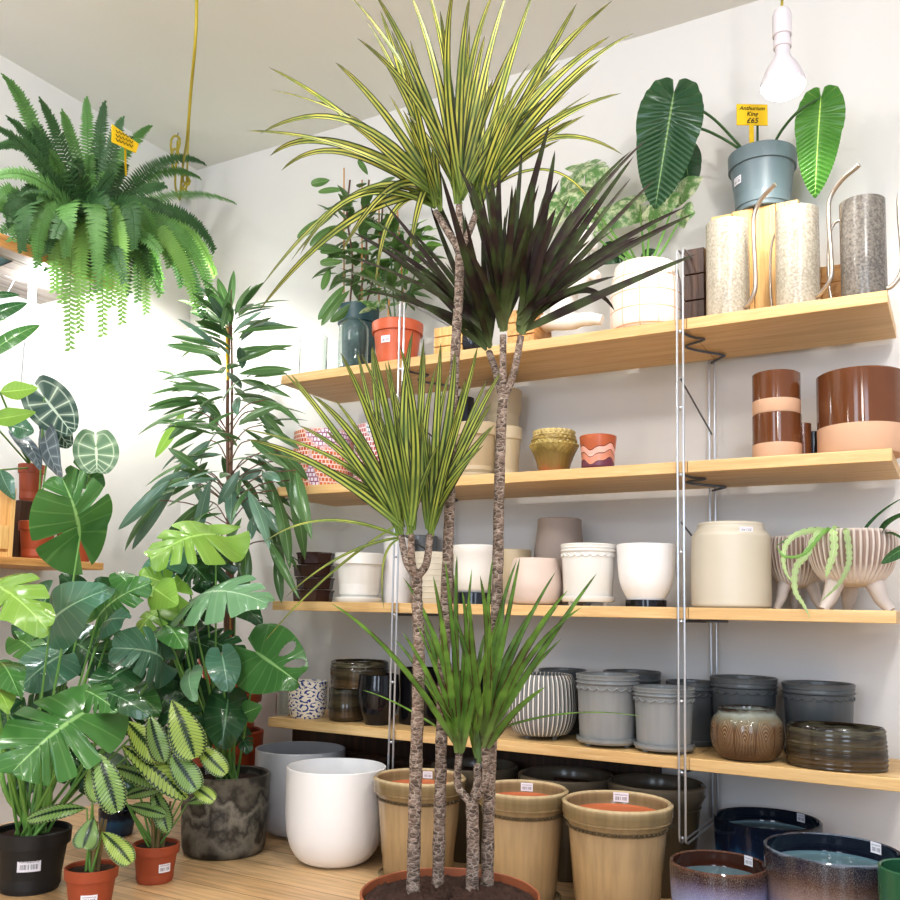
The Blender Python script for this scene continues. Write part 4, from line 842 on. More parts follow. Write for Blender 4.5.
# crate and pots on the lower left shelf
yc = PX(16, 540, XF2).y
t = empty('wooden_crate', (XF2-.11, yc-.15, SZL), 'pine crate at the left edge on the lower wall shelf', 'crate')
hcr = PX(14, 488, XF2).z-SZL
for nm, bx in (('side_panel', ((-.1, .135, 0), (.1, .149, hcr))), ('side_panel', ((-.1, -.149, 0), (.1, -.135, hcr))), ('back_panel', ((-.1, -.134, 0), (-.088, .134, hcr))), ('base_panel', ((-.087, -.134, 0), (.1, .134, .012))), ('slat', ((.088, -.134, .02), (.1, .134, hcr*.45)))):
    b = MB(); b.box(*bx, .001); b.build(nm, MT['pine'], t, smooth=False)
def leftpot(name, label, xc, w, yt, X, m, z=None, **kw):
    z = SZL if z is None else z; q = PX(xc, 540, X); p = Vector((X, q.y, z)); s = F_/depth(p); Rr = w/2/s
    h = PX(xc, yt, X).z-z
    return vessel(name, label, xc, w, yt, z, kw.pop('prof', NUR), m, loc=p, Rr=Rr, h=h, soil=.93, cat='potted plant', **kw)
n1 = leftpot('potted_anthurium', 'terracotta nursery pot with dark white-veined heart leaves beside the pine crate', 37, 36, 522, -2.33, MT['terra'])
n2 = leftpot('potted_anthurium', 'terracotta nursery pot with pale veined heart leaves at the shelf end', 76, 36, 534, -2.36, MT['terra'])
ZR = PX(27, 502, -2.44).z
q_ = PX(27, 502, -2.44); t = empty('wooden_riser', (-2.44, q_.y, SZL), 'small dark wooden block behind the nursery pots carrying the small terracotta pot', 'stand')
b = MB(); b.box((-.045, -.05, 0), (.045, .05, ZR-SZL-.001), .002); b.build('block', MT['darkwood'], t, smooth=False)
n3 = leftpot('potted_anthurium', 'small terracotta nursery pot with grey folded leaves, raised behind the others', 27, 25, 464, -2.44, MT['terra'], z=ZR)
s1 = n1.location+Vector((0, 0, n1['_h']*.93)); s2 = n2.location+Vector((0, 0, n2['_h']*.93)); s3 = n3.location+Vector((0, 0, n3['_h']*.93))
def xl(parent, a, t_, w, mt, Xa, Xt, shape='heart', stem=None, **kw):
    A = PX(a[0], a[1], Xa); T = PX(t_[0], t_[1], Xt); b = MB(); kw.setdefault('rows', 34); kw.setdefault('cols', 4); blade(b, A, T, w, shape, **kw); b.build('leaf', MT[mt], parent, world=True, ang=0)
    if stem is not None:
        s = MB(); md = Vector((stem.x*.4+A.x*.6, stem.y*.4+A.y*.6, stem.z*.4+A.z*.6)); s.tube(bez(stem, md, A, 10), .0026, 6); s.build('petiole', MT['petiole'], parent, world=True)
FC = (CAM-s1).normalized()
xl(n1, (44, 397), (72, 433), .084, 'white_vein', -2.28, -2.24, stem=s1, N=FC, bow=.03, fold=.05, back=86)
xl(n1, (52, 425), (70, 447), .05, 'white_vein', -2.33, -2.3, stem=s1, N=FC)
xl(n2, (96, 446), (97, 472), .084, 'white_vein2', -2.26, -2.24, stem=s2, N=FC, bow=.03, fold=.05, back=86)
xl(n2, (80, 470), (103, 488), .055, 'mon', -2.34, -2.3, stem=s2, N=FC)
xl(n3, (45, 435), (62, 478), .05, 'grey_vein', -2.28, -2.22, stem=s3, rl=.9)
xl(n3, (22, 436), (40, 470), .05, 'grey_vein', -2.32, -2.26, stem=s3, rl=-.7)
xl(n3, (8, 425), (34, 432), .04, 'mon_b', -2.3, -2.26, stem=s3, shape='ovate')
xl(n3, (0, 392), (38, 388), .03, 'mon_l', -2.2, -2.16, stem=s3, shape='ovate', rl=.6)
xl(n3, (-10, 420), (36, 412), .03, 'ficus_l', -2.24, -2.2, stem=s3, shape='ovate', rl=.6)
xl(n3, (0, 470), (15, 500), .03, 'mon_b', -2.3, -2.26, stem=s3, shape='ovate', rl=.6)
# palm-like leaves entering at the left edge, standing on the crate
pp = vessel('potted_palm', 'black pot with long green leaves entering at the left edge above the crate', -22, 34, 462, SZL+hcr+.001, NUR, MT['black_plastic'], loc=(XF2-.11, yc-.16, SZL+hcr+.001), Rr=.05, h=.075, soil=.9, cat='potted plant')
sp_ = pp.location+Vector((0, 0, .07))
for a, t_, w, mt in (((-30, 330), (27, 303), .022, 'mon_d'), ((-25, 365), (40, 325), .024, 'mon'), ((-20, 312), (14, 310), .012, 'bush_l'), ((-20, 320), (6, 319), .01, 'bush_l'), ((-25, 300), (20, 295), .012, 'mon_d'), ((-35, 140), (14, 152), .02, 'bush_l')):
    if a[1] < 200: continue
    xl(pp, a, t_, w, mt, -2.15, -2.12, shape='lance', stem=sp_, bow=.12)
# ------------------------------------------------------------------ fern
fx = -2.2; fc = PX(92, 205, fx); fpz = zt_
ft = empty('hanging_fern', (XF-.02, fc.y, fpz+.001), 'large bushy fern with arching and hanging fronds on the high plank shelf', 'potted plant')
b = MB(); b.lathe(outer(NUR, .085, .1), 32); b.build('pot_body', MT['black_plastic'], ft)
ft_c = Vector((XF-.02, fc.y, fpz+.10))
def frond(c, mid, tip, mat, pl=.042, name='frond', ex=.26):
    L = (mid-c).length+(tip-mid).length; n = max(18, int(L/.0105)); pts = bez(c, mid, tip, n); b = MB()
    view = (CAM-mid).normalized()*.9+Vector((R.uniform(-.5, .5), R.uniform(-.3, .3), .45))
    b.tube(pts[::2]+[pts[-1]] if n % 2 else pts[::2], .0014, 4)
    for i in range(2, n+1):
        v = i/n; p = pts[i]; t = (pts[min(i+1, n)]-pts[i-1]).normalized(); a = t.cross(view).normalized(); nn = a.cross(t)
        l = pl*min(1, (v*4.))**.6*max(.03, (1-v))**ex*R.uniform(.88, 1.1)
        for sd in (-1, 1):
            d = (a*sd*.95+t*.3-nn*.3*R.random()).normalized(); w = .0042; q = p+t*(.003*sd)
            b.add([q-t*w, q+d*l*.55-t*w*1.0-nn*-.002, q+d*l, q+d*l*.5+t*w*1.1, q+t*w], [(0, 1, 2, 3, 4)], [(.5, .1), (.2, .5), (.5, 1), (.8, .5), (.5, .1)])
    return b.build(name, mat, ft, world=True, ang=0, smooth=False)
FT = [((3, 76), 0), ((24, 112), 0), ((40, 100), 0), ((62, 112), 0), ((86, 99), 0), ((104, 103), 0), ((122, 118), 0), ((150, 126), 0), ((140, 140), 0), ((8, 118), 0), ((205, 164), 1), ((235, 203), 1), ((200, 178), 1), ((214, 250), 2), ((215, 275), 2), ((212, 298), 2), ((196, 306), 2), ((205, 322), 2),
      ((182, 285), 2), ((170, 265), 2), ((160, 290), 2), ((146, 312), 2), ((150, 275), 2), ((138, 300), 2), ((122, 322), 2), ((128, 280), 2), ((112, 305), 2), ((103, 334), 2), ((98, 290), 2), ((90, 300), 2), ((80, 330), 2), ((70, 348), 2), ((62, 300), 2), ((54, 290), 2), ((48, 268), 2), ((38, 265), 2), ((34, 240), 2), ((22, 250), 2),
      ((10, 225), 2), ((0, 212), 2), ((-8, 180), 1), ((-5, 150), 1), ((-4, 128), 0), ((30, 220), 2), ((75, 270), 2), ((106, 262), 2), ((134, 248), 2), ((155, 240), 2), ((66, 255), 2), ((20, 195), 1), ((170, 210), 1), ((178, 235), 2)]
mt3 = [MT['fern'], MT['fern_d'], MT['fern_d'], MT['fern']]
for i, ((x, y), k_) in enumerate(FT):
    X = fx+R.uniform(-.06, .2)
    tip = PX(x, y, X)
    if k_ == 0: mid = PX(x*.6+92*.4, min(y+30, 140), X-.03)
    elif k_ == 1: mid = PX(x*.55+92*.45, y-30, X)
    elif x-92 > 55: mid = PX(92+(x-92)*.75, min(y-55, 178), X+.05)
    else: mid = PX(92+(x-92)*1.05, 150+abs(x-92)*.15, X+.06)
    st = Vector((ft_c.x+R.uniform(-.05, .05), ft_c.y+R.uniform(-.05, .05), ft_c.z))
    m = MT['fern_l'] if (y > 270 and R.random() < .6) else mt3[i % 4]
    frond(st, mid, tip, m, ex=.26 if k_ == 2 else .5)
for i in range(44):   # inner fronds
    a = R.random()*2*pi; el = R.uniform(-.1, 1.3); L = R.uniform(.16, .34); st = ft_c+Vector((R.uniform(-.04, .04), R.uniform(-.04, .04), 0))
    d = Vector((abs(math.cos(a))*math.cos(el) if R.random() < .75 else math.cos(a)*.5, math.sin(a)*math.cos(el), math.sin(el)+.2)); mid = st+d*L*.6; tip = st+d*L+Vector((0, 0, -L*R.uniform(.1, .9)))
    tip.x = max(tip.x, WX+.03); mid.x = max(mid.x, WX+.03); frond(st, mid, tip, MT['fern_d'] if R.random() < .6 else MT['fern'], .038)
# yellow tag in the fern
tg2 = empty('plant_tag', PX(126, 160, -1.98), 'yellow plant tag stuck upright among the fern fronds', 'price tag')
b = MB(); q = [PX(x, y, -1.98) for x, y in ((112, 142), (136, 153), (139, 144), (112, 124))]; b.add(q+[p+Vector((-.002, 0, 0)) for p in q], [(0, 1, 2, 3), (7, 6, 5, 4), (0, 4, 5, 1), (1, 5, 6, 2), (2, 6, 7, 3), (3, 7, 4, 0)]); b.build('tag_face', MT['yellow'], tg2, smooth=False, world=True)
b = MB(); b.tube([PX(125, 146, -1.982), PX(126, 175, -2.05)], .003, 6); b.build('stake', MT['yellow'], tg2, world=True)
for k_ in range(3):
    b = MB(); pts = [PX(116+i*1.7, 131+k_*4.2+i*.72+(1.3 if i % 2 else -1.3), -1.978) for i in range(11)]; b.tube(pts, .0011, 4); b.build('scribble', MT['ink'], tg2, world=True)
# ------------------------------------------------------------------ floor plants at left
def nursery(name, label, xc, yb, w, yt, m, prof=NUR, **kw):
    return floorpot(name, label, xc, yb, w, yt, prof, m, cat='potted plant', soil=.9, **kw)
mB = nursery('potted_monstera', 'large monstera in the big black nursery pot at bottom left', 32, 897, 74, 828, MT['black_plastic'], stick=(.52, -.05, False, .05, .03))
mA = nursery('potted_monstera', 'monstera in the mottled dark grey pot beside the pale pots', 225, 861, 87, 772, MT['antique'], prof=[(.82, 0), (.9, .03), (.94, .1), (.99, .6), (1, .99)], stick=(.93, .5, True, .02, .02))
cA = nursery('potted_calathea', 'feather-striped calathea in a terracotta pot cut off by the bottom edge', 92, 918, 52, 866, MT['terra'], stick=(.4, -.05, False, .034, .018))
cB = nursery('potted_calathea', 'feather-striped calathea in a terracotta pot right of its twin', 156.5, 886, 46, 843, MT['terra'], stick=(.45, .5, False, .03, .022))
ot = floorpot('blue_glazed_pot', 'dark blue pot in the shadow between the calathea pots', 118, 838, 36, 808, BB, MT['bluedark'], smoothp=3)
fB = mB.location+Vector((0, 0, mB['_h']*.9)); fA = mA.location+Vector((0, 0, mA['_h']*.9))
dB = depth(fB); dA = depth(fA)
def dl(parent, a, t_, w, mt, da, dt, stem, shape='monstera', px=None, **kw):
    """leaf in front of or behind its stem; da, dt are distances from the camera plane"""
    sc_ = F_/da
    pleaf(parent, a, t_, w/sc_, mt, da, dt, shape, stem=stem, plane='D', **kw)
V3 = Vector
j = lambda v, a=.03: v+V3((R.uniform(-a, a), R.uniform(-a, a), 0))
dl(mB, (83, 713), (12, 772), 58, 'mon', dB-.12, dB-.3, j(fB), bow=.1, back=60, rows=120)
dl(mB, (-16, 584), (48, 630), 44, 'mon_l', dB-.1, dB-.25, j(fB), slits=(.3, .46, .62, .78))
dl(mB, (50, 624), (112, 588), 38, 'mon_b', dB+.05, dB-.05, j(fB), slits=(), shape='heart', rl=.3)
dl(mB, (62, 655), (18, 690), 34, 'mon_b', dB+.15, dB+.02, j(fB), slits=(), shape='heart')
dl(mB, (163, 658), (112, 648), 36, 'mon_b', dB+.2, dB+.05, j(fB), slits=(.3, .5, .7), rl=-.2)
dl(mB, (128, 668), (86, 700), 26, 'mon_d', dB+.1, dB, j(fB), shape='heart')
dl(mB, (98, 617), (150, 583), 30, 'mon', dB+.15, dB+.1, j(fB), slits=(.3, .55))
dl(mB, (100, 628), (128, 618), 26, 'mon_b', dB+.12, dB+.05, j(fB), shape='heart')
dl(mB, (0, 662), (20, 698), 24, 'mon', dB-.15, dB-.25, j(fB), shape='heart')
dl(mB, (-8, 690), (10, 712), 24, 'mon_l', dB-.15, dB-.28, j(fB), shape='heart')
dl(mB, (75, 690), (118, 712), 26, 'mon', dB+.0, dB-.1, j(fB), slits=(.4, .65))
dl(mB, (92, 690), (150, 716), 24, 'mon_d', dB-.02, dB-.1, j(fB), slits=(.4, .65))
dl(mB, (80, 537), (62, 478), 50, 'mon', dB+.1, dB+.02, j(fB), slits=SL, rl=.1, rows=120)
dl(mB, (22, 730), (-10, 700), 28, 'mon_d', dB+.05, dB+.1, j(fB))
dl(mB, (120, 600), (95, 580), 20, 'mon_d', dB+.2, dB+.15, j(fB), shape='heart')
dl(mB, (10, 740), (48, 700), 34, 'mon_d', dB+.2, dB+.22, j(fB))
dl(mB, (70, 640), (110, 672), 34, 'mon_d', dB+.22, dB+.2, j(fB))
dl(mB, (60, 745), (95, 790), 30, 'mon_d', dB+.15, dB+.1, j(fB), slits=(.4, .65))
for x in (5, 14, 22, 40, 50): # thick leaf sheaths above the soil
    b = MB(); b.tube(crv([j(fB, .02), PD(x, 790, dB-.02), PD(x+R.uniform(-14, 14), 730, dB)], 5), [.008, .008, .008, .007, .007, .006, .006, .005, .005, .005, .004], 8); b.build('stalk', MT['petiole'], mB, world=True)
# plant A
dl(mA, (216, 534), (150, 560), 42, 'mon_l', dA-.02, dA-.15, j(fA), slits=(.25, .42, .6, .78), rl=.35)
dl(mA, (191, 600), (268, 604), 46, 'mon_p', dA-.05, dA-.2, j(fA), slits=(.25, .42, .6, .78), rl=-.25)
dl(mA, (256, 652), (298, 682), 46, 'mon', dA-.1, dA-.2, j(fA), shape='heart', back=74, rows=170, cols=24, bow=.02, fold=.04, holes=((-1, .36, .045, .6, .3), (-1, .55, .06, .58, .36)), N=(CAM-fA).normalized())
dl(mA, (222, 655), (228, 692), 22, 'mon_b', dA-.15, dA-.2, j(fA), shape='heart')
dl(mA, (228, 700), (222, 750), 28, 'mon_d', dA-.12, dA-.18, j(fA), shape='heart', fold=.3)
dl(mA, (190, 672), (195, 702), 16, 'mon_p', dA-.15, dA-.22, j(fA), shape='heart', rl=.6)
dl(mA, (175, 590), (140, 575), 24, 'mon_l', dA-.1, dA-.15, j(fA), slits=(.4, .6))
dl(mA, (160, 610), (135, 640), 24, 'mon_l', dA-.05, dA-.1, j(fA), slits=(.3, .5, .7), rl=.7)
dl(mA, (165, 625), (185, 650), 22, 'mon', dA-.1, dA-.2, j(fA), shape='heart')
dl(mA, (150, 585), (178, 605), 22, 'mon_l', dA-.12, dA-.2, j(fA), shape='ovate', rl=.5)
dl(mA, (185, 690), (168, 722), 30, 'mon_d', dA+.05, dA, j(fA), shape='heart')
dl(mA, (205, 640), (245, 660), 26, 'mon_d', dA+.08, dA+.02, j(fA))
dl(mA, (175, 640), (215, 650), 34, 'mon_d', dA+.1, dA+.05, j(fA))
dl(mA, (240, 715), (262, 706), 14, 'mon', dA-.1, dA-.16, j(fA), shape='ovate', rl=.7)
dl(mA, (205, 570), (232, 548), 30, 'mon_d', dA+.1, dA+.08, j(fA))
dl(mA, (200, 725), (180, 760), 26, 'mon_d', dA, dA-.06, j(fA), shape='heart')
dl(mA, (180, 700), (150, 690), 26, 'mon_d', dA+.02, dA, j(fA))
for (x, y, tx, ty, w_, m_, q_) in ((118, 640, 150, 668, 24, 'mon_d', .3), (140, 700, 105, 735, 26, 'mon_d', .25), (60, 700, 30, 735, 26, 'mon_d', .25), (100, 760, 135, 790, 24, 'mon_d', .25), (150, 735, 185, 765, 24, 'mon_d', .28), (45, 600, 20, 640, 26, 'mon_d', .3), (130, 690, 160, 715, 22, 'mon', .2), (40, 760, 10, 800, 24, 'mon_d', .2), (85, 600, 60, 575, 20, 'mon_d', .25), (165, 700, 200, 735, 26, 'mon_d', .3), (20, 640, 48, 668, 20, 'mon', .2), (120, 575, 138, 600, 16, 'mon', .15)):
    dl(mB, (x, y), (tx, ty), w_, m_, dB+q_, dB+q_-.05, j(fB), shape='heart' if R.random() < .6 else 'monstera')
for (x, y, tx, ty, w_, m_, q_) in ((170, 660, 200, 690, 24, 'mon_d', .12), (200, 610, 170, 625, 22, 'mon_d', .12), (235, 600, 262, 625, 18, 'mon_d', .12), (215, 700, 190, 735, 24, 'mon_d', .08), (236, 730, 250, 752, 14, 'mon_d', .0), (185, 560, 210, 585, 22, 'mon_d', .1), (170, 560, 145, 590, 22, 'mon_b', .05)):
    dl(mA, (x, y), (tx, ty), w_, m_, dA+q_, dA+q_-.05, j(fA), shape='heart' if R.random() < .6 else 'monstera')
# calatheas
MT['stalkbrown'] = plain('brown_green_stalk', '7c6a44', .6, .2, 40.)
def cal(parent, base, dd, lst):
    for a, t_, w, mt, rl in lst:
        sc_ = F_/dd; o = R.uniform(-.02, .02)
        pleaf(parent, a, t_, w/sc_/.95, mt, dd+o-.01, dd+o-.05, 'oval', stem=base+V3((R.uniform(-.012, .012), R.uniform(-.012, .012), 0)), plane='D', rl=rl, pm='petiole', sr=.0022, wave=.06, rows=22, cols=4, bow=.09)
for par_, x_, y_ in ((cA, 92, 866), (cB, 157, 842)):
    c_ = par_.location+V3((0, 0, par_['_h']*.88))
    for q_ in range(5):
        o_ = V3((R.uniform(-.012, .012), R.uniform(-.012, .012), 0)); b = MB(); b.tube([c_+o_, c_+o_*1.3+V3((0, 0, .05)), c_+o_*2+V3((0, 0, .11))], [.0055, .0045, .003], 8); b.build('stalk', MT['stalkbrown'], par_, world=True)
a0 = cA.location+V3((0, 0, cA['_h']*.9)); b0 = cB.location+V3((0, 0, cB['_h']*.9)); dca = depth(a0); dcb = depth(b0)
cal(cA, a0, dca, [((97, 752), (117, 812), 17, 'cal_d', 0), ((87, 808), (27, 820), 11, 'cal_d', .2), ((94, 817), (83, 848), 14, 'cal_d', 0), ((102, 832), (131, 863), 13, 'cal', 0), ((92, 760), (100, 800), 15, 'cal_d', .5)])
cal(cB, b0, dcb, [((122, 745), (187, 799), 15, 'cal', 0), ((172, 700), (195, 758), 20, 'cal', 0), ((127, 721), (162, 760), 16, 'cal', .3), ((112, 767), (162, 786), 12, 'cal_d', 0), ((124, 797), (164, 787), 9, 'cal_d', .2), ((170, 750), (197, 790), 15, 'cal_d', .3), ((152, 788), (168, 832), 11, 'cal_d', 0), ((196, 744), (226, 774), 12, 'cal', .3), ((190, 785), (214, 801), 10, 'cal', 0), ((187, 803), (215, 797), 8, 'cal_d', 0), ((150, 715), (164, 762), 13, 'cal_d', .4), ((130, 806), (166, 815), 9, 'cal_d', .2)])
# ------------------------------------------------------------------ tall ficus in stacked terracotta pots
X = xat(227, .14, .3); fp = V3((X, .14, 0)); s_ = F_/depth(fp)
h1 = PY(230, 730, .14).z; h2 = PY(230, 692, .14).z; h3 = PY(230, 656, .14).z; MT['terra2'] = plain('bright_terracotta_plastic', 'b44e2a', .45, .06, 6.)
p1 = vessel('terracotta_pot', 'orange terracotta nursery pot at the bottom of the stack under the ficus', 230, 76, 722, 0, NUR, MT['terra2'], loc=fp, Rr=37/s_, h=h1)
p3 = vessel('terracotta_pot', 'orange terracotta nursery pot in the middle of the stack under the ficus', 230, 76, 722, 0, NUR, MT['terra2'], loc=(fp.x, fp.y, h1+.001), Rr=34/s_, h=h2-h1-.001)
p2 = vessel('potted_ficus', 'tall ficus with long drooping leaves in an orange pot stacked on two others', 230, 76, 657, h1, NUR, MT['terra2'], loc=(fp.x, fp.y, h2+.001), Rr=31/s_, h=h3-h2, soil=.92, cat='potted plant')
for x0, x1, x2 in ((229, 228, 228), (226, 230, 232), (233, 229, 227)):
    b = MB(); b.tube(crv([PY(x0, 660, .12), PY(x0, 600, .08), PY(x1, 520, .02), PY(x2, 400, .02), PY(231, 290, .02)], 6), [.008-.00022*i for i in range(25)], 8); b.build('trunk', MT['stemwood'], p2, world=True)
b = MB(); b.tube([PY(231, 660, .1), PY(227, 300, .0)], .0035, 6); b.build('bamboo_cane', MT['bamboo'], p2, world=True)
b = MB(); q = [PY(x, y, -.01) for x, y in ((226, 350), (228.5, 350), (229, 335), (226, 334))]; b.tube([PY(227.5, 380, -.006), PY(226.5, 335, -.006)], .004, 6); b.build('yellow_tie', MT['yellow'], p2, world=True)
FL = [((230, 312), (234, 270), 8), ((232, 335), (262, 312), 11), ((236, 333), (300, 328), 8), ((226, 326), (178, 300), 8), ((224, 348), (170, 336), 8), ((222, 355), (165, 345), 9), ((236, 350), (288, 350), 8), ((236, 362), (282, 345), 9), ((238, 374), (293, 370), 11), ((240, 380), (292, 398), 8), ((222, 366), (206, 350), 9),
      ((224, 372), (162, 380), 8), ((222, 390), (172, 385), 10), ((218, 388), (170, 392), 8), ((238, 425), (282, 405), 10), ((222, 418), (195, 395), 13), ((222, 405), (240, 380), 10), ((205, 410), (168, 440), 12), ((198, 408), (137, 436), 10), ((185, 410), (155, 458), 12), ((222, 430), (190, 425), 12), ((240, 400), (285, 412), 9),
      ((200, 470), (168, 448), 9), ((195, 470), (150, 490), 13), ((186, 478), (140, 500), 10), ((170, 480), (118, 530), 13), ((178, 480), (132, 550), 14), ((160, 500), (112, 552), 10), ((240, 470), (218, 505), 11), ((232, 485), (231, 525), 13), ((240, 485), (262, 535), 13), ((248, 490), (270, 550), 12), ((238, 480), (262, 470), 12),
      ((250, 440), (290, 470), 11), ((262, 425), (300, 450), 9), ((262, 470), (282, 520), 12), ((285, 460), (300, 520), 12), ((290, 480), (305, 560), 13), ((275, 490), (290, 570), 13), ((262, 500), (286, 580), 12), ((245, 540), (248, 590), 11), ((210, 440), (180, 470), 11), ((265, 400), (300, 425), 8), ((255, 410), (286, 440), 10), ((230, 290), (222, 330), 8), ((205, 500), (160, 545), 11), ((196, 520), (170, 572), 10), ((296, 470), (312, 540), 12), ((280, 450), (308, 480), 10), ((268, 540), (300, 600), 8), ((210, 480), (196, 540), 12), ((256, 455), (300, 500), 10)]
bs = [MB(), MB(), MB()]; br = MB()
for i, (a, t_, w) in enumerate(FL):
    y = .02-R.uniform(-.05, .2); A = PY(a[0], a[1], y); T = PY(t_[0], t_[1], min(y+R.uniform(-.1, .08), WY-.03)); T.x = max(T.x, WX+.04); m = 2 if (a[0] < 205 and t_[1] < 460 and i % 2) else (1 if (t_[1] > 450 and t_[0] < 230 and i % 3 != 0) or t_[0] in (231, 262, 270) else 0)
    blade(bs[m], A, T, w*.54/s_, 'lance', bow=.07, fold=.2, rl=R.uniform(-.4, .4), rows=14, cols=2)
    if abs(a[0]-229) > 12: br.tube(crv([PY(229, min(a[1]+25, 640), .02), PY((229+a[0])/2, a[1]+5, (y+.02)/2), A], 4), .002, 5)
for i in range(165):
    yy = R.uniform(300, 575); k_ = (yy-300)/275; x0 = 229+R.uniform(-1, 1)*(6+52*k_**.8); Y0 = .02+R.uniform(-.17, .14)*min(1, k_+.25); A = PY(x0, yy, Y0)
    az = math.atan2(Y0-.02, (x0-229)/s_)+R.uniform(-.6, .6); el = R.uniform(.1, .6)-k_*R.uniform(.6, 1.9); d = V3((math.cos(az)*math.cos(el), math.sin(az)*math.cos(el)*.9, math.sin(el))); T = A+d*R.uniform(.13, .19)
    if T.y > WY-.02: T.y = WY-.02-R.random()*.02
    T.x = max(T.x, WX+.04)
    blade(bs[0 if R.random() < .8 else 1], A, T, R.uniform(.014, .02), 'lance', N=V3((R.uniform(-.3, .3), R.uniform(-.9, 0), 1)), bow=.08, fold=.2, rl=R.uniform(-.5, .5), rows=9, cols=2)
bs[0].build('foliage', MT['ficus'], p2, world=True, ang=0); bs[1].build('bluish_foliage', MT['ficus_b'], p2, world=True, ang=0); bs[2].build('young_foliage', MT['ficus_l'], p2, world=True, ang=0); br.build('twigs', MT['stemwood'], p2, world=True)
# ------------------------------------------------------------------ trailing cactus and strap leaves in the front tripod bowl
tb = [o for o in COL.objects if o.name.startswith('tripod_bowl')][0]
ep = empty('trailing_cactus', tb.location+V3((-.03, 0, .052+tb['_h']*.85)), 'pale green trailing flat-stemmed cactus hanging over the grooved bowl rim', 'plant')
e0 = ep.location.copy()
def trail(pts, w, mat='epi', zig=.35):
    P = crv([PY(x, y, Y) for x, y, Y in pts], 9); b = MB(); vs = []; uvs = []; n = len(P)
    for i, p in enumerate(P):
        t = (P[min(i+1, n-1)]-P[max(i-1, 0)]).normalized(); a = t.cross((CAM-p).normalized()).normalized(); v = i/(n-1); ww = w*(1-zig*(i % 3 == 0))*(1-v**4)*(.5+.5*min(1, v*6))
        vs += [p-a*ww, p+V3((0, -.001, 0)), p+a*ww]; uvs += [(0, v), (.5, v), (1, v)]
    b.add(vs, [f for i in range(n-1) for f in ((i*3, i*3+1, i*3+4, i*3+3), (i*3+1, i*3+2, i*3+5, i*3+4))], uvs); b.build('trailing_stem', MT[mat], ep, world=True, ang=0)
trail([(838, 534, .06), (820, 532, .0), (806, 555, -.01), (796, 568, -.012), (795, 590, -.014), (803, 604, -.016), (811, 619, -.018)], .008)
trail([(836, 533, .06), (826, 530, .0), (810, 548, -.01), (800, 556, -.012), (784, 556, -.012), (776, 545, -.01)], .005, 'bush_l')
trail([(842, 534, .06), (834, 530, .0), (834, 550, -.008), (828, 570, -.009), (826, 578, -.009)], .009)
trail([(846, 534, .06), (846, 530, .0), (849, 550, -.008), (848, 566, -.012), (838, 585, -.014), (820, 602, -.016)], .007)
trail([(840, 534, .06), (815, 530, .02), (794, 536, .0), (784, 550, -.008), (785, 570, -.01), (794, 585, -.012)], .007)
trail([(836, 534, .06), (812, 529, .04), (790, 538, .03), (776, 546, .02)], .004, 'ficus')
st_ = empty('strap_leaf_plant', tb.location+V3((.035, 0, .052+tb['_h']*.85)), 'dark green strap leaves arching out of the grooved bowl towards the right edge', 'plant')
for pts, w in (([(862, 534, .05), (876, 512, .03), (905, 497, 0.)], .006), ([(880, 534, .05), (890, 515, .02), (925, 510, -.02)], .014), ([(884, 534, .05), (895, 530, .02), (915, 550, -.02)], .006)):
    b = MB(); q = [PY(*p) for p in pts]; strap(b, q[0], q[1], q[2], w, .3, 12); b.build('leaf', MT['mon_d'], st_, world=True, ang=0)
b = MB(); blade(b, PY(925, 540, -.02), PY(881, 564, -.03), .022, 'lance', rl=.5, rows=14); b.build('leaf', MT['mon_d'], st_, world=True, ang=0)
# ------------------------------------------------------------------ the tall dracaena
rc = PD(450, 892, 1.5); s_ = F_/1.5; DR = 90/s_; rimz = rc.z
dr = empty('potted_dracaena', (rc.x, rc.y, 0), 'tall multi-stemmed dracaena in a wide brown pot in the foreground', 'potted plant')
b = MB(); b.lathe(outer([(.74, 0), (.76, .01), (.92, .8), (.985, .81), (1, .99)], DR, rimz, .004, .05), 72); b.build('pot_body', plain('brown_plastic', '9c5c3e', .4, .05), dr)
b = MB(); zs = rimz-.015; pts = []; NR, NA = 30, 110
for i in range(NR+1):
    for k_ in range(NA):
        a = 2*pi*k_/NA; rr = (DR-.006)*i/NR; pts.append((rr*math.cos(a), rr*math.sin(a), zs+(R.random()-.5)*.014*(i < NR)+.004*(1-i/NR)))
b.add(pts, [(i*NA+k_, i*NA+(k_+1) % NA, (i+1)*NA+(k_+1) % NA, (i+1)*NA+k_) for i in range(NR) for k_ in range(NA)]); b.build('soil', MT['soil'], dr, ang=0)
def trunk(base, pts, r0, r1, name='trunk'):
    P0 = PZ(base[0], base[1], zs); Y = P0.y; P = crv([P0+V3((0, 0, -.01))]+[PY(x, y, Y) for x, y in pts], 8); n = len(P)
    b = MB(); b.tube(P, [(r0+(r1-r0)*i/(n-1))*(1+.05*math.sin(i*1.9)+.03*R.uniform(-1, 1)) for i in range(n)], 12); return b.build(name, MT['bark'], dr, world=True), Y
def branch(parent, pts, r0, r1, Y, dy=0.):
    n_ = len(pts); P = crv([PY(x, y, Y+dy*i/(n_-1)) for i, (x, y) in enumerate(pts)], 6); n = len(P); b = MB(); b.tube(P, [(r0+(r1-r0)*i/(n-1)) for i in range(n)], 10)
    return b.build('branch', MT['bark'], parent, world=True)
px = 1/s_
T1, Y1 = trunk((413, 893), [(415, 800), (418, 700), (419, 640), (417, 600), (417, 573)], 7*px, 5.6*px)
for e_, dy in (((401, 536), .02), ((411, 534), -.03), ((430, 534), .0)): branch(T1, [(417, 577), ((417+e_[0])/2+(3 if e_[0] > 420 else -2), 563), e_], 4.6*px, 3.6*px, Y1, dy)
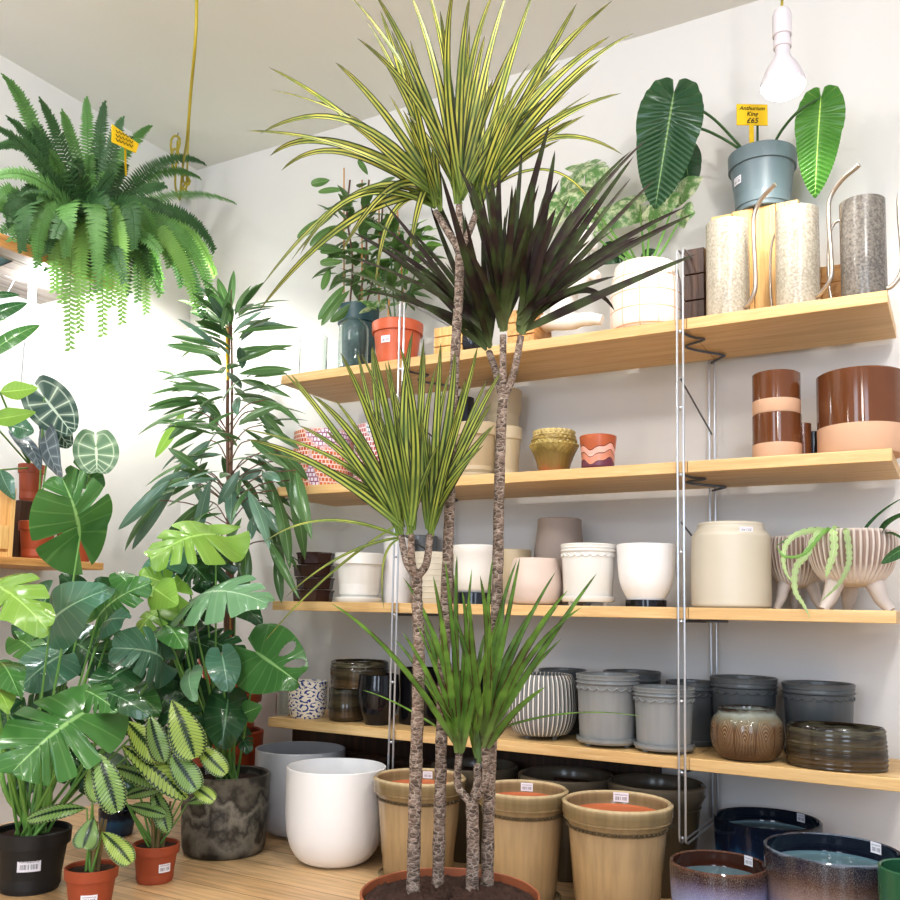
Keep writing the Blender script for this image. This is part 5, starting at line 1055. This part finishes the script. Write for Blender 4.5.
T2, Y2 = trunk((438, 886), [(440, 800), (442, 720), (445, 620), (449, 520), (452, 420), (456, 340), (459, 290), (460, 240)], 6.6*px, 5*px)
for e_, dy in (((459, 205), 0), ((436, 212), .03), ((478, 208), .04)): branch(T2, [(460, 250), ((460+e_[0])/2, 232), e_], 4.6*px, 3.6*px, Y2, dy)
T3, Y3 = trunk((487, 886), [(489, 800), (493, 700), (497, 600), (499, 500), (501, 430), (503, 398)], 6.8*px, 5.4*px)
for e_, dy in (((489, 352), .03), ((503, 335), -.01), ((521, 336), .0)): branch(T3, [(503, 402), ((503+e_[0])/2+(2 if e_[0] > 510 else 0), 372), e_], 4.4*px, 3.8*px, Y3, dy)
T4, Y4 = trunk((472, 891), [(473, 850), (472, 800)], 7*px, 6.5*px)
for e_, dy in (((459, 752), .0), ((477, 764), .02), ((485, 748), -.01)): branch(T4, [(471, 803), (e_[0]+(0 if e_[0] > 465 else -1), 785), e_], 4.5*px, 4*px, Y4, dy)
def head(par, base, Y, leaves, w, mat, fill=0, flen=80, fang=(-70, 70), arch=.08, spread=.16):
    b = MB(); B = PY(base[0], base[1], Y); d0 = depth(B)
    for lf in leaves:
        tip = lf[:2]; L = math.hypot(tip[0]-base[0], tip[1]-base[1]); dd = R.uniform(-spread, spread)*min(1, L/180)
        bx = PD(base[0]+R.uniform(-3, 3), base[1]+R.uniform(-16, 5), d0+dd*.08)
        wf = lf[4] if len(lf) > 4 else 1.
        if len(lf) > 2: m_ = PD(lf[2], lf[3], d0+dd*.6)
        else:
            mx = base[0]+(tip[0]-base[0])*.42; my = base[1]+(tip[1]-base[1])*.55-abs(tip[0]-base[0])*arch*1.6; mx += R.uniform(-.1, .1)*L; my += R.uniform(-.09, .03)*L; m_ = PD(mx, my, d0+dd*.6)
        strap(b, bx, m_, PD(tip[0], tip[1], d0+dd), w*wf*R.uniform(.85, 1.1), R.uniform(-.55, .55), 16)
    for i in range(fill):
        a = math.radians(R.uniform(*fang)); L = flen*R.uniform(.6, 1.1); tip = (base[0]+math.sin(a)*L, base[1]-math.cos(a)*L); dd = R.uniform(-spread, spread)
        strap(b, PD(base[0]+R.uniform(-4, 4), base[1]+R.uniform(-18, 4), d0+dd*.08), PD(base[0]+math.sin(a*.8)*L*.5, base[1]-math.cos(a*.8)*L*.55, d0+dd*.6), PD(tip[0], tip[1], d0+dd), w*R.uniform(.7, 1.05), R.uniform(-.8, .8), 12)
    return b.build('leaf_crown', mat, par, world=True, ang=0)
head(T1, (401, 534), Y1+.02, [(240, 429), (246, 439), (262, 452), (283, 371), (298, 425), (291, 374), (340, 352), (312, 395), (357, 350), (372, 345), (325, 430), (388, 360), (262, 544, 318, 500, .6), (285, 598, 340, 545, .5), (262, 645, 318, 575, .5), (384, 610, 376, 545, .3), (350, 420), (335, 400)], 6.4*px, MT['drac2'], 4, 130, (-60, 5))
head(T1, (411, 533), Y1-.03, [(400, 345), (372, 345), (385, 362), (413, 330), (360, 352), (425, 350), (392, 385), (405, 370)], 6.6*px, MT['drac2'], 5, 150, (-28, 20))
head(T1, (430, 533), Y1, [(441, 342), (424, 338), (455, 350), (478, 345), (487, 380), (492, 402), (494, 425), (450, 372), (466, 378), (437, 365), (484, 445), (505, 365)], 6.6*px, MT['drac2'], 4, 140, (-12, 38))
head(T2, (459, 200), Y2, [(408, -12), (425, -20), (454, -15), (470, -5), (374, -8), (349, -5), (357, 38), (497, -15), (526, 20), (509, -14), (440, 10), (485, 35), (410, 40), (391, 30)], 6.9*px, MT['drac'], 8, 165, (-42, 42))
head(T2, (437, 208), Y2+.03, [(268, 67), (260, 134, 350, 80), (281, 171, 330, 120), (270, 156, 318, 112), (260, 288, 372, 140), (290, 262, 372, 150), (340, 254, 398, 150), (335, 62), (345, 120), (245, 131), (258, 312, 350, 190), (383, 60), (300, 255, 350, 160), (408, 262, 424, 160), (375, 290, 385, 175), (366, 20), (316, 100), (380, 10), (270, 90)], 6.8*px, MT['drac'], 6, 140, (-65, 10))
head(T2, (478, 204), Y2+.04, [(577, 3), (613, 0), (610, 36), (634, 33), (623, 155, 545, 105), (622, 93), (585, 115), (604, 226, 560, 130), (594, 101), (560, 40), (548, 70), (535, -12), (572, 62), (590, 20), (560, 140), (600, 60)], 7*px, MT['drac'], 8, 150, (-5, 62))
head(T3, (488, 346), Y3+.03, [(412, 152), (382, 200), (351, 231), (365, 214), (402, 262), (360, 290), (440, 170), (352, 258), (385, 245), (430, 205), (455, 190), (340, 268), (395, 300)], 5.8*px, MT['purple'], 9, 130, (-50, 14), .04)
head(T3, (503, 328), Y3-.01, [(458, 165), (480, 150), (500, 165), (522, 150), (550, 122), (470, 180), (535, 170), (512, 185), (556, 208)], 6.2*px, MT['purple'], 22, 150, (-25, 28), .04)
head(T3, (521, 330), Y3, [(634, 156), (647, 139), (632, 150), (640, 236), (697, 254, 620, 285), (685, 207), (695, 213), (655, 179), (631, 178), (615, 311, 585, 262), (610, 187), (570, 197), (556, 207), (535, 180), (555, 150), (590, 240), (660, 232)], 6.2*px, MT['purple'], 14, 140, (-8, 65), .04)
head(T4, (459, 750), Y4, [(331, 603, 400, 645, .8), (362, 690, 400, 700, .45), (403, 577), (433, 575), (445, 560), (457, 555), (424, 610), (472, 568), (440, 600), (462, 590), (395, 640), (412, 600)], 4.7*px, MT['green_edge'], 8, 130, (-35, 20))
head(T4, (485, 746), Y4-.01, [(493, 557), (517, 560), (520, 557), (556, 571), (597, 573), (582, 607), (559, 604), (531, 635), (645, 717, 560, 702, .4), (505, 590), (480, 575), (540, 600), (568, 590), (470, 600)], 4.8*px, MT['green_edge'], 8, 130, (-15, 50))
head(T4, (477, 762), Y4+.02, [(470, 640), (486, 630), (498, 665)], 5*px, MT['green_edge'], 3, 90, (-15, 20))
# ------------------------------------------------------------------ light
w = bpy.data.worlds.new('world'); SC.world = w; w.use_nodes = True; bg = w.node_tree.nodes['Background']; bg.inputs[0].default_value = (.8, .88, 1, 1); bg.inputs[1].default_value = .8
def plight(loc, e, r=.06, c=(1, .97, .94), size=None):
    l = bpy.data.lights.new('shop_and_fill_light', 'SPOT' if size else 'POINT'); l.energy = e; l.shadow_soft_size = r; l.color = c; o = bpy.data.objects.new('shop_and_fill_light', l); COL.objects.link(o); o.location = loc
    if size: l.spot_size = math.radians(size); l.spot_blend = .5
plight((.35, -1.5, 2.05), 30); plight((-1.5, -1.7, 2.05), 28); plight((.3, -.82, 2.17), 20, .03, size=150); plight((-.75, -.82, 2.17), 24, .03, size=150); plight((-1.7, -.8, 2.2), 22, size=100)
plight((.3, -2.6, 1.7), 16, .1); plight((-1.5, -2.5, 1.6), 14, .1)  # unseen fill lights added to brighten the ceiling and walls
def window_light(loc, rot, sx, sy, e):
    l = bpy.data.lights.new('window_light', 'AREA'); l.shape = 'RECTANGLE'; l.size = sx; l.size_y = sy; l.energy = e; l.color = (.72, .84, 1); o = bpy.data.objects.new('window_light', l); COL.objects.link(o); o.location = loc; o.rotation_euler = rot
window_light((1.3, -3.9, 1.3), (pi/2, 0, .35), .7, 1.7, 30); window_light((-.6, -4.1, 1.3), (pi/2, 0, .1), .7, 1.7, 30)
SC.view_settings.view_transform = 'Standard'; SC.view_settings.look = 'None'; SC.view_settings.exposure = .1; SC.view_settings.gamma = .9
cnt = {}
for o in COL.objects:
    if not o.parent and 'label' in o: cnt.setdefault(o.name.split('.')[0], []).append(o)
PL = {'shelf_board': 'shelf boards'}
for nm, lst in cnt.items():
    if len(lst) > 1:
        for o in lst:
            if 'group' not in o: o['group'] = nm.replace('_', ' ')+'s of the shop display'
for o in list(COL.objects):
    for k_ in ('_R', '_h', '_base'):
        if k_ in o: del o[k_]
